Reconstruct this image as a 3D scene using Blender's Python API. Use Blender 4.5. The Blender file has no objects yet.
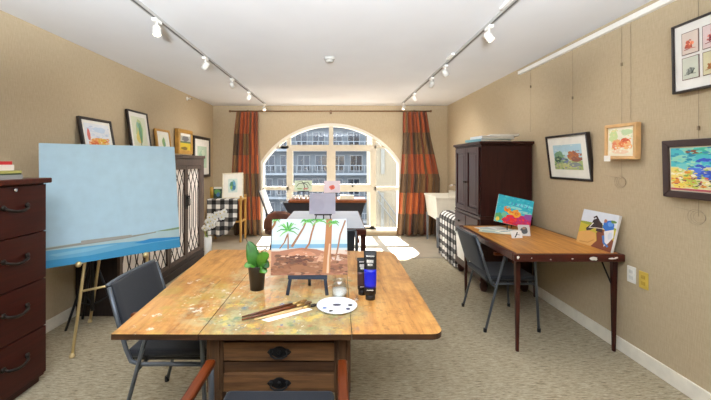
import bpy, math, random
from mathutils import Vector, Matrix
random.seed(7)
C = bpy.context.scene.collection
R = math.radians
PI = math.pi

# ------------------------------------------------------------------ materials
MATS = {}
def newmat(name):
    m = bpy.data.materials.new(name); m.use_nodes = True
    return m, m.node_tree, m.node_tree.nodes['Principled BSDF']
def srgb(c):
    return tuple(((v/255)/12.92 if v/255 <= .04045 else ((v/255+.055)/1.055)**2.4) for v in c) + (1,)
def N(nt, t, **kw):
    n = nt.nodes.new(t)
    for k, v in kw.items():
        if k in n.inputs.keys(): n.inputs[k].default_value = v
        else: setattr(n, k, v)
    return n
def ramp(nt, stops, interp='LINEAR'):
    r = nt.nodes.new('ShaderNodeValToRGB'); r.color_ramp.interpolation = interp
    e = r.color_ramp.elements
    while len(e) < len(stops): e.new(.5)
    for i, (p, c) in enumerate(stops): e[i].position = p; e[i].color = c
    return r
def mixc(nt, fac, a, b, mode='MIX'):
    m = nt.nodes.new('ShaderNodeMix'); m.data_type = 'RGBA'; m.blend_type = mode
    for sock, v in ((m.inputs[0], fac), (m.inputs[6], a), (m.inputs[7], b)):
        if hasattr(v, 'is_linked') or hasattr(v, 'links'): nt.links.new(v, sock)
        else: sock.default_value = v
    return m.outputs[2]
def coords(nt, scale=(1,1,1), rot=(0,0,0), loc=(0,0,0)):
    t = nt.nodes.new('ShaderNodeTexCoord'); mp = nt.nodes.new('ShaderNodeMapping')
    mp.inputs['Scale'].default_value = scale; mp.inputs['Rotation'].default_value = rot; mp.inputs['Location'].default_value = loc
    nt.links.new(t.outputs['Object'], mp.inputs['Vector']); return mp.outputs['Vector']
def noise(nt, vec, scale, detail=3, rough=.5):
    n = N(nt, 'ShaderNodeTexNoise', Scale=scale, Detail=detail, Roughness=rough)
    nt.links.new(vec, n.inputs['Vector']); return n.outputs['Fac']
def plain(rgb, rough=.6, metal=0, var=.06, scale=14, spec=.5, name=None):
    key = (rgb, rough, metal, var, scale, spec)
    if key in MATS: return MATS[key]
    m, nt, b = newmat(name or 'surface')
    c = srgb(rgb)
    if var:
        f = noise(nt, coords(nt), scale)
        lo = tuple(max(0, x*(1-var*2)) for x in c[:3])+(1,); hi = tuple(min(1, x*(1+var*2)) for x in c[:3])+(1,)
        r = ramp(nt, [(.3, lo), (.7, hi)]); nt.links.new(f, r.inputs[0]); nt.links.new(r.outputs[0], b.inputs['Base Color'])
    else: b.inputs['Base Color'].default_value = c
    b.inputs['Roughness'].default_value = rough; b.inputs['Metallic'].default_value = metal
    b.inputs['Specular IOR Level'].default_value = spec
    MATS[key] = m; return m
def paint(rgb): return plain(rgb, .7, 0, .02, 12)
def wood(c1, c2, axis='x', rough=.4, scale=1.0, coat=0, name='wood'):
    m, nt, b = newmat(name)
    s = {'x': (1.2, 14, 14), 'y': (14, 1.2, 14), 'z': (14, 14, 1.2)}[axis]
    v = coords(nt, tuple(k*scale for k in s))
    f = noise(nt, v, 3, 6, .65)
    r = ramp(nt, [(.3, srgb(c1)), (.7, srgb(c2))]); nt.links.new(f, r.inputs[0])
    nt.links.new(r.outputs[0], b.inputs['Base Color'])
    b.inputs['Specular IOR Level'].default_value = .22 if sum(c2) < 320 else .4
    b.inputs['Roughness'].default_value = rough; b.inputs['Coat Weight'].default_value = coat; b.inputs['Coat Roughness'].default_value = .25
    return m
def bump(nt, b, fac, strength, dist=.002):
    bp = N(nt, 'ShaderNodeBump', Strength=strength, Distance=dist)
    nt.links.new(fac, bp.inputs['Height']); nt.links.new(bp.outputs[0], b.inputs['Normal'])

def wall_mat():
    m, nt, b = newmat('grasscloth')
    v1 = coords(nt, (1, 1, .12)); v2 = coords(nt, (.08, .08, 1))
    f1 = noise(nt, v1, 170, 3); f2 = noise(nt, v2, 190, 3)
    r1 = ramp(nt, [(.3, srgb((184,166,136))), (.7, srgb((195,178,149)))]); nt.links.new(f1, r1.inputs[0])
    r2 = ramp(nt, [(.3, (.94,.935,.925,1)), (.7, (1,1,1,1))]); nt.links.new(f2, r2.inputs[0])
    c = mixc(nt, 1.0, r1.outputs[0], r2.outputs[0], 'MULTIPLY')
    # vertical seams between the paper lengths
    nt.links.new(c, b.inputs['Base Color']); b.inputs['Roughness'].default_value = .85
    bump(nt, b, f2, .25); return m
def ceil_mat():
    m, nt, b = newmat('ceiling_paint'); f = noise(nt, coords(nt), 2.0, 2)
    r = ramp(nt, [(.3, srgb((218,219,222))), (.7, srgb((222,223,226)))]); nt.links.new(f, r.inputs[0])
    nt.links.new(r.outputs[0], b.inputs['Base Color']); b.inputs['Roughness'].default_value = .8
    return m
def carpet_mat():
    m, nt, b = newmat('carpet_weave')
    f1 = noise(nt, coords(nt, (1, 7, 1)), 15, 4, .7)
    f2 = noise(nt, coords(nt, (1, 6, 1), loc=(3,1,0)), 42, 3, .6)
    f3 = noise(nt, coords(nt), 1.3, 3)
    r1 = ramp(nt, [(.34, srgb((132,119,96))), (.46, srgb((188,175,148))), (.66, srgb((212,200,174)))]); nt.links.new(f1, r1.inputs[0])
    r2 = ramp(nt, [(.34, (.60,.59,.57,1)), (.7, (1,1,1,1))]); nt.links.new(f2, r2.inputs[0])
    r3 = ramp(nt, [(.3, (.92,.92,.92,1)), (.7, (1,1,1,1))]); nt.links.new(f3, r3.inputs[0])
    c = mixc(nt, 1.0, r1.outputs[0], r2.outputs[0], 'MULTIPLY'); c = mixc(nt, 1.0, c, r3.outputs[0], 'MULTIPLY')
    nt.links.new(c, b.inputs['Base Color']); b.inputs['Roughness'].default_value = .95; b.inputs['Specular IOR Level'].default_value = .1
    bump(nt, b, f2, .5, .004); return m
def vinyl_mat():
    m, nt, b = newmat('vinyl_floor'); f = noise(nt, coords(nt), 5, 5)
    r = ramp(nt, [(.3, srgb((160,149,130))), (.7, srgb((178,167,148)))]); nt.links.new(f, r.inputs[0])
    nt.links.new(r.outputs[0], b.inputs['Base Color']); b.inputs['Roughness'].default_value = .35; return m
def work_top_mat():
    # old varnished boards with shaped paint stains
    m, nt, b = newmat('paint_stained_wood')
    v = coords(nt, (12, 1.3, 12)); f = noise(nt, v, 2.2, 7, .7)
    r = ramp(nt, [(.32, srgb((104,60,24))), (.42, srgb((190,130,62))), (.68, srgb((222,166,94)))]); nt.links.new(f, r.inputs[0])
    col = r.outputs[0]
    w = noise(nt, coords(nt), 7, 6, .7)
    rw = ramp(nt, [(.36, (.62,.5,.36,1)), (.52, (1,1,1,1))]); nt.links.new(w, rw.inputs[0])
    col = mixc(nt, .8, col, rw.outputs[0], 'MULTIPLY')
    def region(cx, cy, rx, ry):
        mp = coords(nt, (1/rx, 1/ry, 0), loc=(-cx/rx, -cy/ry, 0))
        g = N(nt, 'ShaderNodeTexGradient', gradient_type='SPHERICAL'); nt.links.new(mp, g.inputs['Vector'])
        return g.outputs['Fac']
    def stain(col, rgb, scale, lo, hi, reg, off, amt):
        n_ = noise(nt, coords(nt, loc=off), scale, 5, .7)
        rr = ramp(nt, [(lo, (0,0,0,1)), (hi, (1,1,1,1))]); nt.links.new(n_, rr.inputs[0])
        mu = N(nt, 'ShaderNodeMath', operation='MULTIPLY'); nt.links.new(rr.outputs[0], mu.inputs[0])
        r2 = ramp(nt, [(0, (0,0,0,1)), (.35, (1,1,1,1))]); nt.links.new(reg, r2.inputs[0]); nt.links.new(r2.outputs[0], mu.inputs[1])
        m2 = N(nt, 'ShaderNodeMath', operation='MULTIPLY'); nt.links.new(mu.outputs[0], m2.inputs[0]); m2.inputs[1].default_value = amt
        return mixc(nt, m2.outputs[0], col, srgb(rgb))
    mid = region(-.25, 1.50, .42, .30)
    midL = region(-.3, 1.75, .55, .6); left = region(-.72, 1.65, .3, .5); right = region(.1, 1.5, .3, .4)
    col = stain(col, (132,140,104), 5, .34, .52, mid, (2,1,0), .6)
    col = stain(col, (196,196,152), 8, .48, .58, midL, (7,4,0), .5)
    col = stain(col, (178,150,62), 7, .5, .58, left, (1,9,0), .55)
    col = stain(col, (66,112,120), 13, .56, .65, mid, (5,5,0), .6)
    col = stain(col, (196,92,72), 15, .58, .66, mid, (9,2,0), .6)
    col = stain(col, (44,84,148), 20, .60, .65, mid, (3,8,0), .75)
    col = stain(col, (226,196,84), 11, .55, .62, mid, (12,2,0), .6)
    col = stain(col, (78,130,72), 12, .57, .63, midL, (2,14,0), .55)
    col = stain(col, (240,238,230), 17, .62, .65, left, (4,4,0), .6)
    col = stain(col, (235,232,222), 26, .63, .66, midL, (6,1,0), .8)
    col = stain(col, (120,64,28), 24, .56, .62, right, (2,2,0), .45)
    nt.links.new(col, b.inputs['Base Color']); b.inputs['Roughness'].default_value = .3
    bump(nt, b, f, .12); return m
def fabric(rgb, name='fabric'):
    m, nt, b = newmat(name); f = noise(nt, coords(nt), 260, 2)
    c = srgb(rgb); r = ramp(nt, [(.3, tuple(x*.75 for x in c[:3])+(1,)), (.7, tuple(min(1,x*1.25) for x in c[:3])+(1,))]); nt.links.new(f, r.inputs[0])
    nt.links.new(r.outputs[0], b.inputs['Base Color']); b.inputs['Roughness'].default_value = .9; b.inputs['Sheen Weight'].default_value = .15
    return m
def gingham(ax, size=.1):
    m, nt, b = newmat('gingham_cloth')
    t = nt.nodes.new('ShaderNodeTexCoord'); sp = nt.nodes.new('ShaderNodeSeparateXYZ'); nt.links.new(t.outputs['Object'], sp.inputs[0])
    outs = []
    for a in ax:
        d = N(nt, 'ShaderNodeMath', operation='DIVIDE'); nt.links.new(sp.outputs[a], d.inputs[0]); d.inputs[1].default_value = size
        f = N(nt, 'ShaderNodeMath', operation='FRACT'); nt.links.new(d.outputs[0], f.inputs[0])
        g = N(nt, 'ShaderNodeMath', operation='GREATER_THAN'); nt.links.new(f.outputs[0], g.inputs[0]); g.inputs[1].default_value = .5
        outs.append(g.outputs[0])
    s = N(nt, 'ShaderNodeMath', operation='ADD'); nt.links.new(outs[0], s.inputs[0]); nt.links.new(outs[1], s.inputs[1])
    h = N(nt, 'ShaderNodeMath', operation='MULTIPLY'); nt.links.new(s.outputs[0], h.inputs[0]); h.inputs[1].default_value = .5
    r = ramp(nt, [(0, srgb((236,234,230))), (.3, srgb((104,102,102))), (.8, srgb((20,20,22)))], 'CONSTANT'); nt.links.new(h.outputs[0], r.inputs[0])
    nt.links.new(r.outputs[0], b.inputs['Base Color']); b.inputs['Roughness'].default_value = .9; return m
def glass_mat(gloss=.02, tint=(1,1,1,1)):
    m, nt, b = newmat('clear_glass'); nt.nodes.remove(b)
    o = nt.nodes['Material Output']; tr = N(nt, 'ShaderNodeBsdfTransparent', Color=tint); gl = N(nt, 'ShaderNodeBsdfGlossy', Roughness=.02)
    mx = N(nt, 'ShaderNodeMixShader'); mx.inputs[0].default_value = gloss
    nt.links.new(tr.outputs[0], mx.inputs[1]); nt.links.new(gl.outputs[0], mx.inputs[2]); nt.links.new(mx.outputs[0], o.inputs[0]); return m
def emis(rgb, s):
    m, nt, b = newmat('lit_bulb'); b.inputs['Emission Color'].default_value = srgb(rgb); b.inputs['Emission Strength'].default_value = s; return m

M = dict(
    wall=wall_mat(), ceil=ceil_mat(), carpet=carpet_mat(), vinyl=vinyl_mat(), worktop=work_top_mat(),
    white=plain((238,236,230), .45, 0, .01), cream=plain((206,198,180), .5, 0, .02), base=plain((236,230,216), .5, 0, .03),
    mahog=wood((50,17,12), (72,26,18), 'z', .4, coat=.1, name='mahogany'), mahogx=wood((50,16,11), (68,24,16), 'y', .4, coat=.08, name='mahogany'),
    mahog_edge=wood((56,20,14), (84,34,22), 'x', .35, coat=.15, name='mahogany_rim'),
    leg=wood((44,16,11), (66,25,17), 'z', .35, coat=.15, name='mahogany_leg'),
    espresso=wood((46,22,18), (66,32,26), 'z', .4, coat=.05, name='espresso_wood'),
    taupe=wood((74,60,54), (98,82,74), 'z', .5, name='taupe_wood'), taupe_dark=wood((40,32,30), (60,48,44), 'z', .5, name='dark_taupe_wood'),
    oak=wood((160,100,38), (214,152,76), 'y', .4, name='oak_top'), oldoak=wood((44,29,19), (82,56,36), 'x', .5, name='old_oak'),
    oldoakz=wood((48,32,21), (90,62,40), 'z', .5, name='old_oak'), edge=wood((38,24,15), (78,50,30), 'x', .5, name='worn_edge'),
    arm=wood((74,30,9), (112,50,16), 'x', .35, coat=.2, name='cherry_arm'), pine=wood((176,128,60), (206,160,86), 'z', .5, name='pine'),
    gold=plain((196,150,74), .35, .3, .08), black=plain((24,23,24), .55, 0, .03), blackm=plain((36,36,40), .4, .2, .03),
    grey_metal=plain((92,98,106), .35, .45, .03), chairfab=fabric((34,37,44)), brass=plain((224,202,150), .32, .6, .04),
    bronze=plain((40,32,26), .45, .5, .05), chrome=plain((190,190,190), .2, .9, 0), rod=plain((124,92,62), .4, .1, .05),
    paper=plain((240,238,232), .8, 0, .01), glass=glass_mat(), plastic=plain((226,228,230), .35, 0, .01),
)

# ------------------------------------------------------------------ mesh builder
class MB:
    def __init__(s): s.v = []; s.f = []; s.m = []; s.sm = []
    def add(s, vs, fs, mi=0, smooth=False, T=None):
        o = len(s.v)
        for p in vs:
            p = Vector(p); s.v.append(tuple(T @ p if T else p))
        for f in fs: s.f.append(tuple(i+o for i in f)); s.m.append(mi); s.sm.append(smooth)
        return s
    def box(s, a, b, mi=0, T=None):
        (x0,y0,z0),(x1,y1,z1) = a, b
        x0,x1 = min(x0,x1),max(x0,x1); y0,y1 = min(y0,y1),max(y0,y1); z0,z1 = min(z0,z1),max(z0,z1)
        vs = [(x0,y0,z0),(x1,y0,z0),(x1,y1,z0),(x0,y1,z0),(x0,y0,z1),(x1,y0,z1),(x1,y1,z1),(x0,y1,z1)]
        return s.add(vs, [(0,3,2,1),(4,5,6,7),(0,1,5,4),(1,2,6,5),(2,3,7,6),(3,0,4,7)], mi, False, T)
    def taper(s, c0, h0, c1, h1, mi=0, T=None):
        # frustum: centre+half sizes (x,y) at two heights
        vs = []
        for (x,y,z),(a,b) in ((c0,h0),(c1,h1)): vs += [(x-a,y-b,z),(x+a,y-b,z),(x+a,y+b,z),(x-a,y+b,z)]
        return s.add(vs, [(0,3,2,1),(4,5,6,7),(0,1,5,4),(1,2,6,5),(2,3,7,6),(3,0,4,7)], mi, False, T)
    def tube(s, pts, r, n=10, mi=0, rs=None, flat=1.0, T=None):
        pts = [Vector(p) for p in pts]; vs = []; k = len(pts)
        d0 = (pts[1]-pts[0]).normalized(); up = Vector((0,0,1)) if abs(d0.z) < .9 else Vector((0,1,0))
        u = d0.cross(up).normalized()
        for i, p in enumerate(pts):
            d = (pts[min(i+1,k-1)]-pts[max(i-1,0)]).normalized()
            u = (u - d*u.dot(d)).normalized(); w = d.cross(u)
            rr = rs[i] if rs else r
            for j in range(n):
                a = 2*PI*j/n; vs.append(p + u*math.cos(a)*rr + w*math.sin(a)*rr*flat)
        fs = [(i*n+j, i*n+(j+1)%n, (i+1)*n+(j+1)%n, (i+1)*n+j) for i in range(k-1) for j in range(n)]
        fs += [tuple(reversed(range(n))), tuple(range((k-1)*n, k*n))]
        return s.add(vs, fs, mi, True, T)
    def lathe(s, prof, c=(0,0,0), n=24, mi=0, T=None, cap=True):
        vs = [(c[0]+r*math.cos(2*PI*j/n), c[1]+r*math.sin(2*PI*j/n), c[2]+z) for r, z in prof for j in range(n)]
        k = len(prof)
        fs = [(i*n+j, i*n+(j+1)%n, (i+1)*n+(j+1)%n, (i+1)*n+j) for i in range(k-1) for j in range(n)]
        if cap: fs += [tuple(reversed(range(n))), tuple(range((k-1)*n, k*n))]
        return s.add(vs, fs, mi, True, T)
    def ball(s, c, r, n=10, mi=0, sc=(1,1,1), T=None):
        vs = []; k = max(4, n//2)
        for i in range(k+1):
            a = PI*i/k
            for j in range(n):
                b = 2*PI*j/n; vs.append((c[0]+r*sc[0]*math.sin(a)*math.cos(b), c[1]+r*sc[1]*math.sin(a)*math.sin(b), c[2]-r*sc[2]*math.cos(a)))
        fs = [(i*n+j, i*n+(j+1)%n, (i+1)*n+(j+1)%n, (i+1)*n+j) for i in range(k) for j in range(n)]
        return s.add(vs, fs, mi, True, T)
    def prism(s, poly, a0, a1, axis='y', mi=0, T=None):
        # polygon of (u,w) extruded along axis; y: (u,a,w), z: (u,w,a), x: (a,u,w)
        f = {'y': lambda p, a: (p[0],a,p[1]), 'z': lambda p, a: (p[0],p[1],a), 'x': lambda p, a: (a,p[0],p[1])}[axis]
        n = len(poly); vs = [f(p,a0) for p in poly] + [f(p,a1) for p in poly]
        fs = [tuple(range(n)), tuple(range(2*n-1, n-1, -1))] + [(i, i+n, (i+1)%n+n, (i+1)%n) for i in range(n)]
        return s.add(vs, fs, mi, False, T)
    def face(s, pts, mi=0, T=None): return s.add(pts, [tuple(range(len(pts)))], mi, False, T)
    def build(s, name, mats, parent=None, bevel=0, seg=2, loc=None, rot=None, fixn=True):
        me = bpy.data.meshes.new(name); me.from_pydata(s.v, [], s.f)
        if not isinstance(mats, (list, tuple)): mats = [mats]
        for m in mats: me.materials.append(m)
        me.polygons.foreach_set('material_index', s.m); me.polygons.foreach_set('use_smooth', s.sm)
        if fixn:
            import bmesh
            bm = bmesh.new(); bm.from_mesh(me); bmesh.ops.recalc_face_normals(bm, faces=bm.faces); bm.to_mesh(me); bm.free()
        me.update()
        o = bpy.data.objects.new(name, me); C.objects.link(o)
        if parent: o.parent = parent
        if loc: o.location = loc
        if rot: o.rotation_euler = rot
        if bevel:
            b = o.modifiers.new('bevel', 'BEVEL'); b.width = bevel; b.segments = seg; b.limit_method = 'ANGLE'; b.angle_limit = R(40)
        return o
def tag(o, label, cat, group=None, kind=None):
    if label: o['label'] = label
    if cat: o['category'] = cat
    if group: o['group'] = group
    if kind: o['kind'] = kind
    return o
def thing(name, label, cat, loc=(0,0,0), rot=(0,0,0), group=None):
    o = bpy.data.objects.new(name, None); o.empty_display_size = .05; C.objects.link(o)
    o.location = loc; o.rotation_euler = rot
    return tag(o, label, cat, group)
def struct(o): o['kind'] = 'structure'; return o
def copy_tree(o, parent=None):
    c = o.copy(); C.objects.link(c)
    if parent: c.parent = parent
    for ch in [k for k in bpy.data.objects if k.parent == o]: copy_tree(ch, c)
    return c

# ------------------------------------------------------------------ room shell
XL, XR, YB, ZC, Y0 = -2.43, 2.13, 6.71, 2.515, -2.5
b = MB(); b.box((XL,Y0,-.1),(XR,5.1,0),0); b.box((XL,5.1,-.1),(XR,YB+.2,-.003),1)
b.box((XL,5.085,-.004),(XR,5.115,.002),2)
struct(b.build('floor', [M['carpet'], M['vinyl'], plain((120,112,98), .5)]))
struct(MB().box((XL-.2,Y0,ZC),(XR+.2,YB+.2,ZC+.15)).build('ceiling', M['ceil']))
struct(MB().box((XL-.2,Y0,-.1),(XL,YB+.2,ZC)).build('wall_left', M['wall']))
struct(MB().box((XR,Y0,-.1),(XR+.2,YB+.2,ZC)).build('wall_right', M['wall']))
struct(MB().box((XL-.2,Y0-.2,-.1),(XR+.2,Y0,ZC)).build('wall_front', M['wall']))
# back wall with an arched opening
WX0, WX1, WZ0, ACX, ACZ, AR = -1.50, 1.215, .055, -.143, .564, 1.60
def arch(r, x0, x1, n=40, cz=ACZ, cx=ACX):
    pts = []
    for i in range(n+1):
        x = x0 + (x1-x0)*i/n; pts.append((x, cz + math.sqrt(max(0, r*r-(x-cx)**2))))
    return pts
ar = arch(AR, WX0, WX1)
b = MB()
b.box((XL,YB,-.1),(WX0,YB+.2,ZC)); b.box((WX1,YB,-.1),(XR,YB+.2,ZC)); b.box((WX0,YB,-.1),(WX1,YB+.2,WZ0))
for i in range(len(ar)-1):
    (xa,za),(xb,zb) = ar[i], ar[i+1]
    b.prism([(xa,za),(xb,zb),(xb,ZC),(xa,ZC)], YB, YB+.2, 'y')
struct(b.build('wall_back', M['wall']))
struct(MB().box((XL,Y0,0),(XL+.014,YB,.10)).build('baseboard_left', M['base'], bevel=.004))
struct(MB().box((XR-.014,Y0,0),(XR,YB,.10)).build('baseboard_right', M['base'], bevel=.004))
b = MB(); b.box((XL+.014,YB-.014,0),(WX0-.02,YB,.1)); b.box((WX1+.02,YB-.014,0),(XR-.014,YB,.1))
struct(b.build('baseboard_back', M['base'], bevel=.004))
struct(MB().box((XR-.035,.6,2.435),(XR,4.02,2.475)).build('trim_1', M['white'], bevel=.003))

# window
win = bpy.data.objects.new('window_1', None); C.objects.link(win); struct(win); win.location = (0, YB, 0)
b = MB(); F0, F1 = -.012, .20
ro = arch(AR+.008, WX0, WX1); ri = arch(AR-.045, WX0+.04, WX1-.04)
for i in range(len(ro)-1):
    b.prism([ro[i], ro[i+1], ri[i+1], ri[i]], F0, F1, 'y')
zs = ro[0][1]; zi = ri[0][1]
b.prism([(WX0,WZ0),(WX0+.04,WZ0),(WX0+.04,zi),(WX0,zs)], F0, F1, 'y')
b.prism([(WX1,WZ0),(WX1-.04,WZ0),(WX1-.04,zi),(WX1,ro[-1][1])], F0, F1, 'y')
wf = b.build('window_frame', plain((222,216,202), .5, 0, .01), win)
def topz(x): return ACZ + math.sqrt(max(0,(AR-.03)**2-(x-ACX)**2))
S = 6.79/345
def wx(p): return (p-338)*S
def wz(p): return 1.42-(p-162)*S
b = MB(); m0, m1 = .05, .12
for xa, xb, lo, hi in ((287,291,147,None),(329,333.2,147,None),(372,376,147,None)):
    x0, x1 = wx(xa), wx(xb); b.prism([(x0,wz(lo)),(x1,wz(lo)),(x1,topz(x1)),(x0,topz(x0))], m0, m1, 'y')
for xa, xb in ((286.8,293),(326.8,335.5),(370,376)):
    b.box((wx(xa),m0,.1),(wx(xb),m1,wz(147)))
b.box((wx(289),m0-.005,wz(151)),(wx(374),m1+.005,wz(145)))
b.box((wx(281),m0,wz(148.4)),(wx(289),m1,wz(146)));  b.box((wx(262),m0,wz(148.4)),(wx(289),m1,wz(146.4)))
b.box((wx(374),m0,wz(148.4)),(wx(387),m1,wz(146)))
b.box((WX0+.02,m0,wz(190)),(wx(289),m1,wz(186.6))); b.box((wx(374),m0,wz(190.5)),(WX1-.02,m1,wz(186.6)))
b.box((wx(289),m0-.005,wz(191.5)),(wx(374),m1+.005,wz(184.3)))
b.box((WX0,-.02,WZ0),(WX1,.16,.10)); b.box((wx(289),m0,.1),(wx(374),m1,.16)); b.box((WX0,m0,.1),(WX1,m1,.125))
b.build('mullion', M['cream'], win)
b = MB(); b.ball((wx(352.5), .035, wz(186)), .018, 8); b.build('door_knob', M['bronze'], win)
for xa, xb, za, zb in ((262,287,228,190),(262,287,186.6,148),(293,327,226,191.5),(293,327,184.3,151),(335.5,370,226,191.5),(335.5,370,184.3,151),(376,399,228,190),(376,399,186.6,148)):
    x0, x1 = wx(xa)-.01, wx(xb)+.01; poly = [(x0,wz(za)-.02),(x1,wz(za)-.02)]
    if zb == 148:
        lo, hi = (x0,x1)
        t = min(wz(zb), 99)
        poly += [(x1 - (x1-x0)*i/8, min(t, topz(x1-(x1-x0)*i/8))) for i in range(9)]
    else: poly += [(x1,wz(zb)+.02),(x0,wz(zb)+.02)]
    MB().prism(poly, .082, .088, 'y').build('pane', M['glass'], win)
for xa, xb in ((278,287),(291,329),(333,372),(376,388)):
    x0, x1 = wx(xa)-.01, wx(xb)+.01; z0 = wz(147)
    MB().prism([(x0,z0),(x1,z0)] + [(x1-(x1-x0)*i/10, max(z0+.01, topz(x1-(x1-x0)*i/10))) for i in range(11)], .082, .088, 'y').build('pane', M['glass'], win)

# ------------------------------------------------------------------ outside
FY = 34
fb = thing('apartment_building', 'grey blue apartment block with rows of balconies seen across the street through the window', 'building', (0, FY, -7))
bwall = plain((80,86,92), .8, 0, .05, .5); bslab = plain((112,118,124), .8, 0, .04, 1); bglass = plain((22,30,42), .1, 0, .3, .6); bglassb = plain((92,136,190), .1, 0, .2, .5)
MB().box((-15,0,0),(14,8,19.5)).build('facade', bwall, fb)
pw = None
for rr in range(8):
    z = .6 + rr*2.3
    s_ = MB().box((-15,-.9,z-.35),(14,0,z-.15)); s_.box((-15,-.92,z+.55),(14,-.86,z+.62))
    for k in range(58): s_.box((-15+k*.5,-.9,z-.15),(-14.94+k*.5,-.86,z+.55))
    s_.build('balcony', bslab, fb)
    if rr < 1: continue
    for k in range(13):
        x = -10.5 + k*1.72 + (.25 if rr % 2 else 0)
        if pw is None:
            pw = MB().box((-.62,-.06,-.05),(.62,.0,1.55)).build('window', plain((104,108,112), .5), fb)
            MB().box((-.54,-.08,.03),(-.04,-.061,1.47)).box((.04,-.08,.03),(.54,-.061,1.47)).build('pane', bglass, pw)
            w_ = pw
        else: w_ = copy_tree(pw, fb)
        w_.location = (x, 0, z+.05)
bb = thing('side_building', 'beige rendered wall of a neighbouring building seen at the right of the window', 'building', (0, 15, -7))
MB().box((1.66,0,0),(6,5,12)).build('facade', plain((112,102,84), .85, 0, .04, 1), bb)
b = MB(); b.box((1.86,-.05,7.9),(2.02,0,9.0)); b.build('window', plain((104,102,94), .7), bb)
b = MB(); b.box((1.86,-.05,5.2),(2.0,0,7.1)); b.build('window', plain((104,102,94), .7), bb)
b = MB(); b.tube([(1.7,-.3,7.2),(2.9,-.3,5.6)], .03); b.tube([(1.7,-.3,6.8),(2.9,-.3,5.2)], .03)
for k in range(8): b.tube([(1.75+k*.15,-.3,7.13-k*.2),(1.75+k*.15,-.3,6.2-k*.2)], .012, 6)
b.build('stair_rail', plain((92,90,84), .7), bb)
struct(MB().box((-30,9,-7.2),(30,60,-7)).build('ground', plain((110,110,108), .9)))

# ------------------------------------------------------------------ curtains
cm = [fabric(c, 'curtain_cloth') for c in ((152,72,34), (122,60,30), (104,74,42), (78,56,34), (178,92,42), (116,84,48))]
def curtain(label, zs, seed):
    # zs: list of (z, xleft, xright)
    rnd = random.Random(seed); nx, b = 72, MB()
    zz = []; 
    for (za,l0,r0),(zb,l1,r1) in zip(zs, zs[1:]):
        for k in range(8): t = k/8; zz.append((za+(zb-za)*t, l0+(l1-l0)*t, r0+(r1-r0)*t))
    zz.append(zs[-1])
    ph = [rnd.uniform(-.4,.4) for _ in range(nx+1)]
    vs = []
    for z, l, r in zz:
        for i in range(nx+1):
            u = i/nx; a = u*2*PI*6 + .5*math.sin(u*9+seed) + .25*math.sin(z*2+seed)
            vs.append((l+(r-l)*u + .008*math.cos(a), .06*math.sin(a)*(.75+.25*math.sin(z*1.3+u*5)), z))
    for j in range(len(zz)-1):
        band = int((zz[0][0]-zz[j][0])/.385)
        for i in range(nx):
            st = (i*11//nx) % 3
            mi = (0,1,0)[st] if band % 2 == 0 else (2,3,5)[st]
            if band == 4 and i < nx*.45: mi = 4  # brightest orange paints sunlight into the cloth of this lower band
            if band % 2 == 0 and st == 1 and (i*11//nx) % 2: mi = 5
            if band % 2 == 1 and (i*11//nx) % 4 == 3: mi = 1
            if seed == 1 and i > nx*.70 and band in (1,2,4): mi = (0,4,1)[i % 3 if band != 1 else (i//3) % 3]
            b.add([vs[j*(nx+1)+i], vs[j*(nx+1)+i+1], vs[(j+1)*(nx+1)+i+1], vs[(j+1)*(nx+1)+i]], [(0,1,2,3)], mi, True)
    o = b.build('curtain', cm, None, fixn=False)
    import bmesh
    bm = bmesh.new(); bm.from_mesh(o.data); bmesh.ops.remove_doubles(bm, verts=bm.verts, dist=.0005); bmesh.ops.recalc_face_normals(bm, faces=bm.faces); bm.to_mesh(o.data); bm.free()
    so = o.modifiers.new('thick', 'SOLIDIFY'); so.thickness = .004
    o.location = (0, YB-.13, 0)
    return tag(o, label, 'curtain', 'long plaid curtains on the window rod')
curtain('orange and brown plaid curtain left of the arched window, behind the gingham-covered stand', [(2.375,-1.95,-1.53),(1.9,-2.0,-1.53),(1.2,-2.04,-1.51),(.03,-2.0,-1.47)], 1)
curtain('orange and brown plaid curtain right of the arched window, behind the white utility sink', [(2.375,1.24,1.68),(1.85,1.24,1.76),(1.1,1.19,1.93),(.03,1.12,1.9)], 2)
cr = thing('curtain_rod', 'long brown curtain rod mounted above the arched window', 'curtain rod', (0, YB, 2.39))
MB().tube([(-2.05,-.13,0),(1.76,-.13,0)], .014).build('rod', M['rod'], cr)
for x in (-1.75, -.14, 1.48):
    MB().box((x-.012,-.13,-.012),(x+.012,0,.012)).box((x-.02,-.012,-.04),(x+.02,0,.04)).build('bracket', M['rod'], cr)
for x in (-2.06, 1.77): MB().ball((x,-.13,0), .025).build('finial', M['rod'], cr)

# ------------------------------------------------------------------ artwork helpers
def blob(cx, cy, rx, ry, col, n=14, jit=.18, seed=0):
    rnd = random.Random(seed*7+int(cx*1000)+int(cy*3000))
    return ([(cx+rx*(1+rnd.uniform(-jit,jit))*math.cos(2*PI*i/n), cy+ry*(1+rnd.uniform(-jit,jit))*math.sin(2*PI*i/n)) for i in range(n)], col)
def stroke(pts, w0, w1, col):
    L, Rr = [], []
    for i, p in enumerate(pts):
        a = pts[max(0,i-1)]; c = pts[min(len(pts)-1,i+1)]; dx, dy = c[0]-a[0], c[1]-a[1]; l = math.hypot(dx,dy) or 1
        w = (w0+(w1-w0)*i/(len(pts)-1))/2
        L.append((p[0]-dy/l*w, p[1]+dx/l*w)); Rr.append((p[0]+dy/l*w, p[1]-dx/l*w))
    return (L+Rr[::-1], col)
def rect(x0, y0, x1, y1, col): return ([(x0,y0),(x1,y0),(x1,y1),(x0,y1)], col)
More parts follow.
